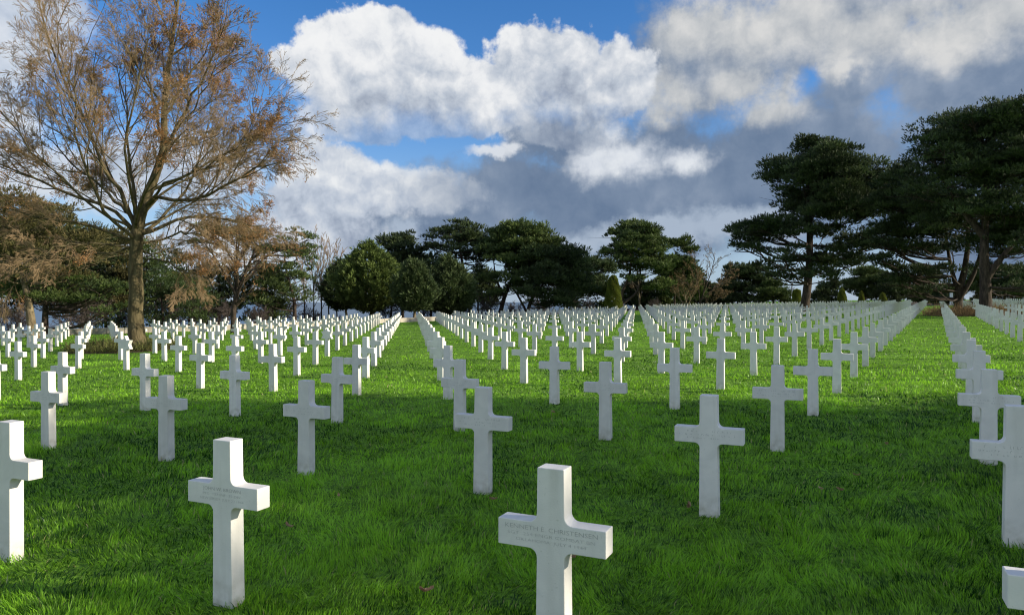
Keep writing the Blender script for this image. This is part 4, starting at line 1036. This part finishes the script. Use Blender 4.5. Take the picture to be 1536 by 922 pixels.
# second cumulus, lower left, fading into the grey to its right
f6 = blobs([(462, 232, 46, 44), (500, 258, 72, 50), (465, 300, 80, 62), (555, 290, 110, 52), (640, 290, 110, 44), (480, 345, 110, 46)], k=.22)
d6 = puff(f6, .42, .55)
sh6 = MA('ADD', .55, MA('ADD', MA('MULTIPLY', lit, 1.0), MA('ADD', MA('MULTIPLY', lf, .9), MA('MULTIPLY', MA('SUBTRACT', el, .165), 2.6))))
c = MIX(MA('MULTIPLY', SS(d6, .10, .44), MA('SUBTRACT', 1.0, MA('MULTIPLY', SS(az, -.20, -.02), .75))), c, RAMP(sh6, [(.1, (140, 153, 175)), (.45, (188, 198, 213)), (.85, (234, 237, 240))]))
f7 = blobs([(735, 228, 38, 11), (762, 222, 22, 12)]); c = MIX(MA('MULTIPLY', SS(puff(f7, .3, .9), -.1, .8), .85), c, lin((226, 230, 236)))
# main sunlit cumulus: broad heaps with a greyer foot
f8 = blobs([(500, 72, 56, 50), (572, 58, 76, 52), (625, 100, 90, 66), (466, 100, 58, 42), (545, 130, 130, 72), (680, 135, 80, 56), (800, 76, 66, 54), (755, 122, 62, 44), (850, 88, 70, 52), (885, 140, 90, 70), (790, 150, 120, 54), (650, 172, 150, 42), (530, 185, 110, 36), (925, 120, 60, 70), (860, 195, 110, 32)], k=.2)
d8 = puff(f8, .45, .50)
base = MA('MULTIPLY', MA('SUBTRACT', el, ang(700, 135)[1]), 3.2)
sh8 = MA('ADD', .60, MA('ADD', MA('MULTIPLY', lit, 1.05), MA('ADD', MA('MULTIPLY', lf, 1.0), base)))
foot = SS(MA('ADD', el, MA('MULTIPLY', fb, .12)), ang(700, 218)[1], ang(700, 150)[1])
c = MIX(MA('MULTIPLY', SS(d8, .11, .33), MA('MULTIPLY_ADD', foot, .5, .5)), c, RAMP(sh8, [(.08, (146, 157, 176)), (.4, (188, 197, 210)), (.8, (234, 236, 239)), (1.0, (242, 243, 244))]))
L.new(c, bg.inputs[0])

sun = bpy.data.lights.new('sun', 'SUN'); sun.energy = 4.8; sun.angle = R(.5); sun.color = (1.0, .90, .74)
so = bpy.data.objects.new('sun', sun); col.objects.link(so)
sd = Vector((math.sin(R(SUN_AZ)) * math.cos(R(SUN_EL)), math.cos(R(SUN_AZ)) * math.cos(R(SUN_EL)), math.sin(R(SUN_EL))))
so.rotation_euler = sd.to_track_quat('Z', 'Y').to_euler(); so.location = sd * 60

# ------------------------------------------------------------------ camera
cam = bpy.data.cameras.new('camera'); cam.sensor_width = 36; cam.lens = 36 * F / 1536; cam.clip_end = 60000; cam.clip_start = .05
co = bpy.data.objects.new('camera', cam); col.objects.link(co)
co.location = (0, 0, EYE); co.rotation_euler = (R(90) - math.atan(9 / F), 0, 0)
sc.camera = co
sc.render.resolution_x, sc.render.resolution_y = 1024, 614
sc.view_settings.view_transform = 'Standard'; sc.view_settings.look = 'None'; sc.view_settings.exposure = EXPOSURE; sc.view_settings.gamma = 1
sc.cycles.use_denoising = True; sc.cycles.denoiser = 'OPENIMAGEDENOISE'; sc.cycles.denoising_input_passes = 'RGB_ALBEDO_NORMAL'; sc.cycles.denoising_prefilter = 'ACCURATE'; sc.cycles.filter_width = 1.1
sc.cycles.max_bounces = 6; sc.cycles.diffuse_bounces = 3; sc.cycles.transmission_bounces = 4; sc.cycles.transparent_max_bounces = 4
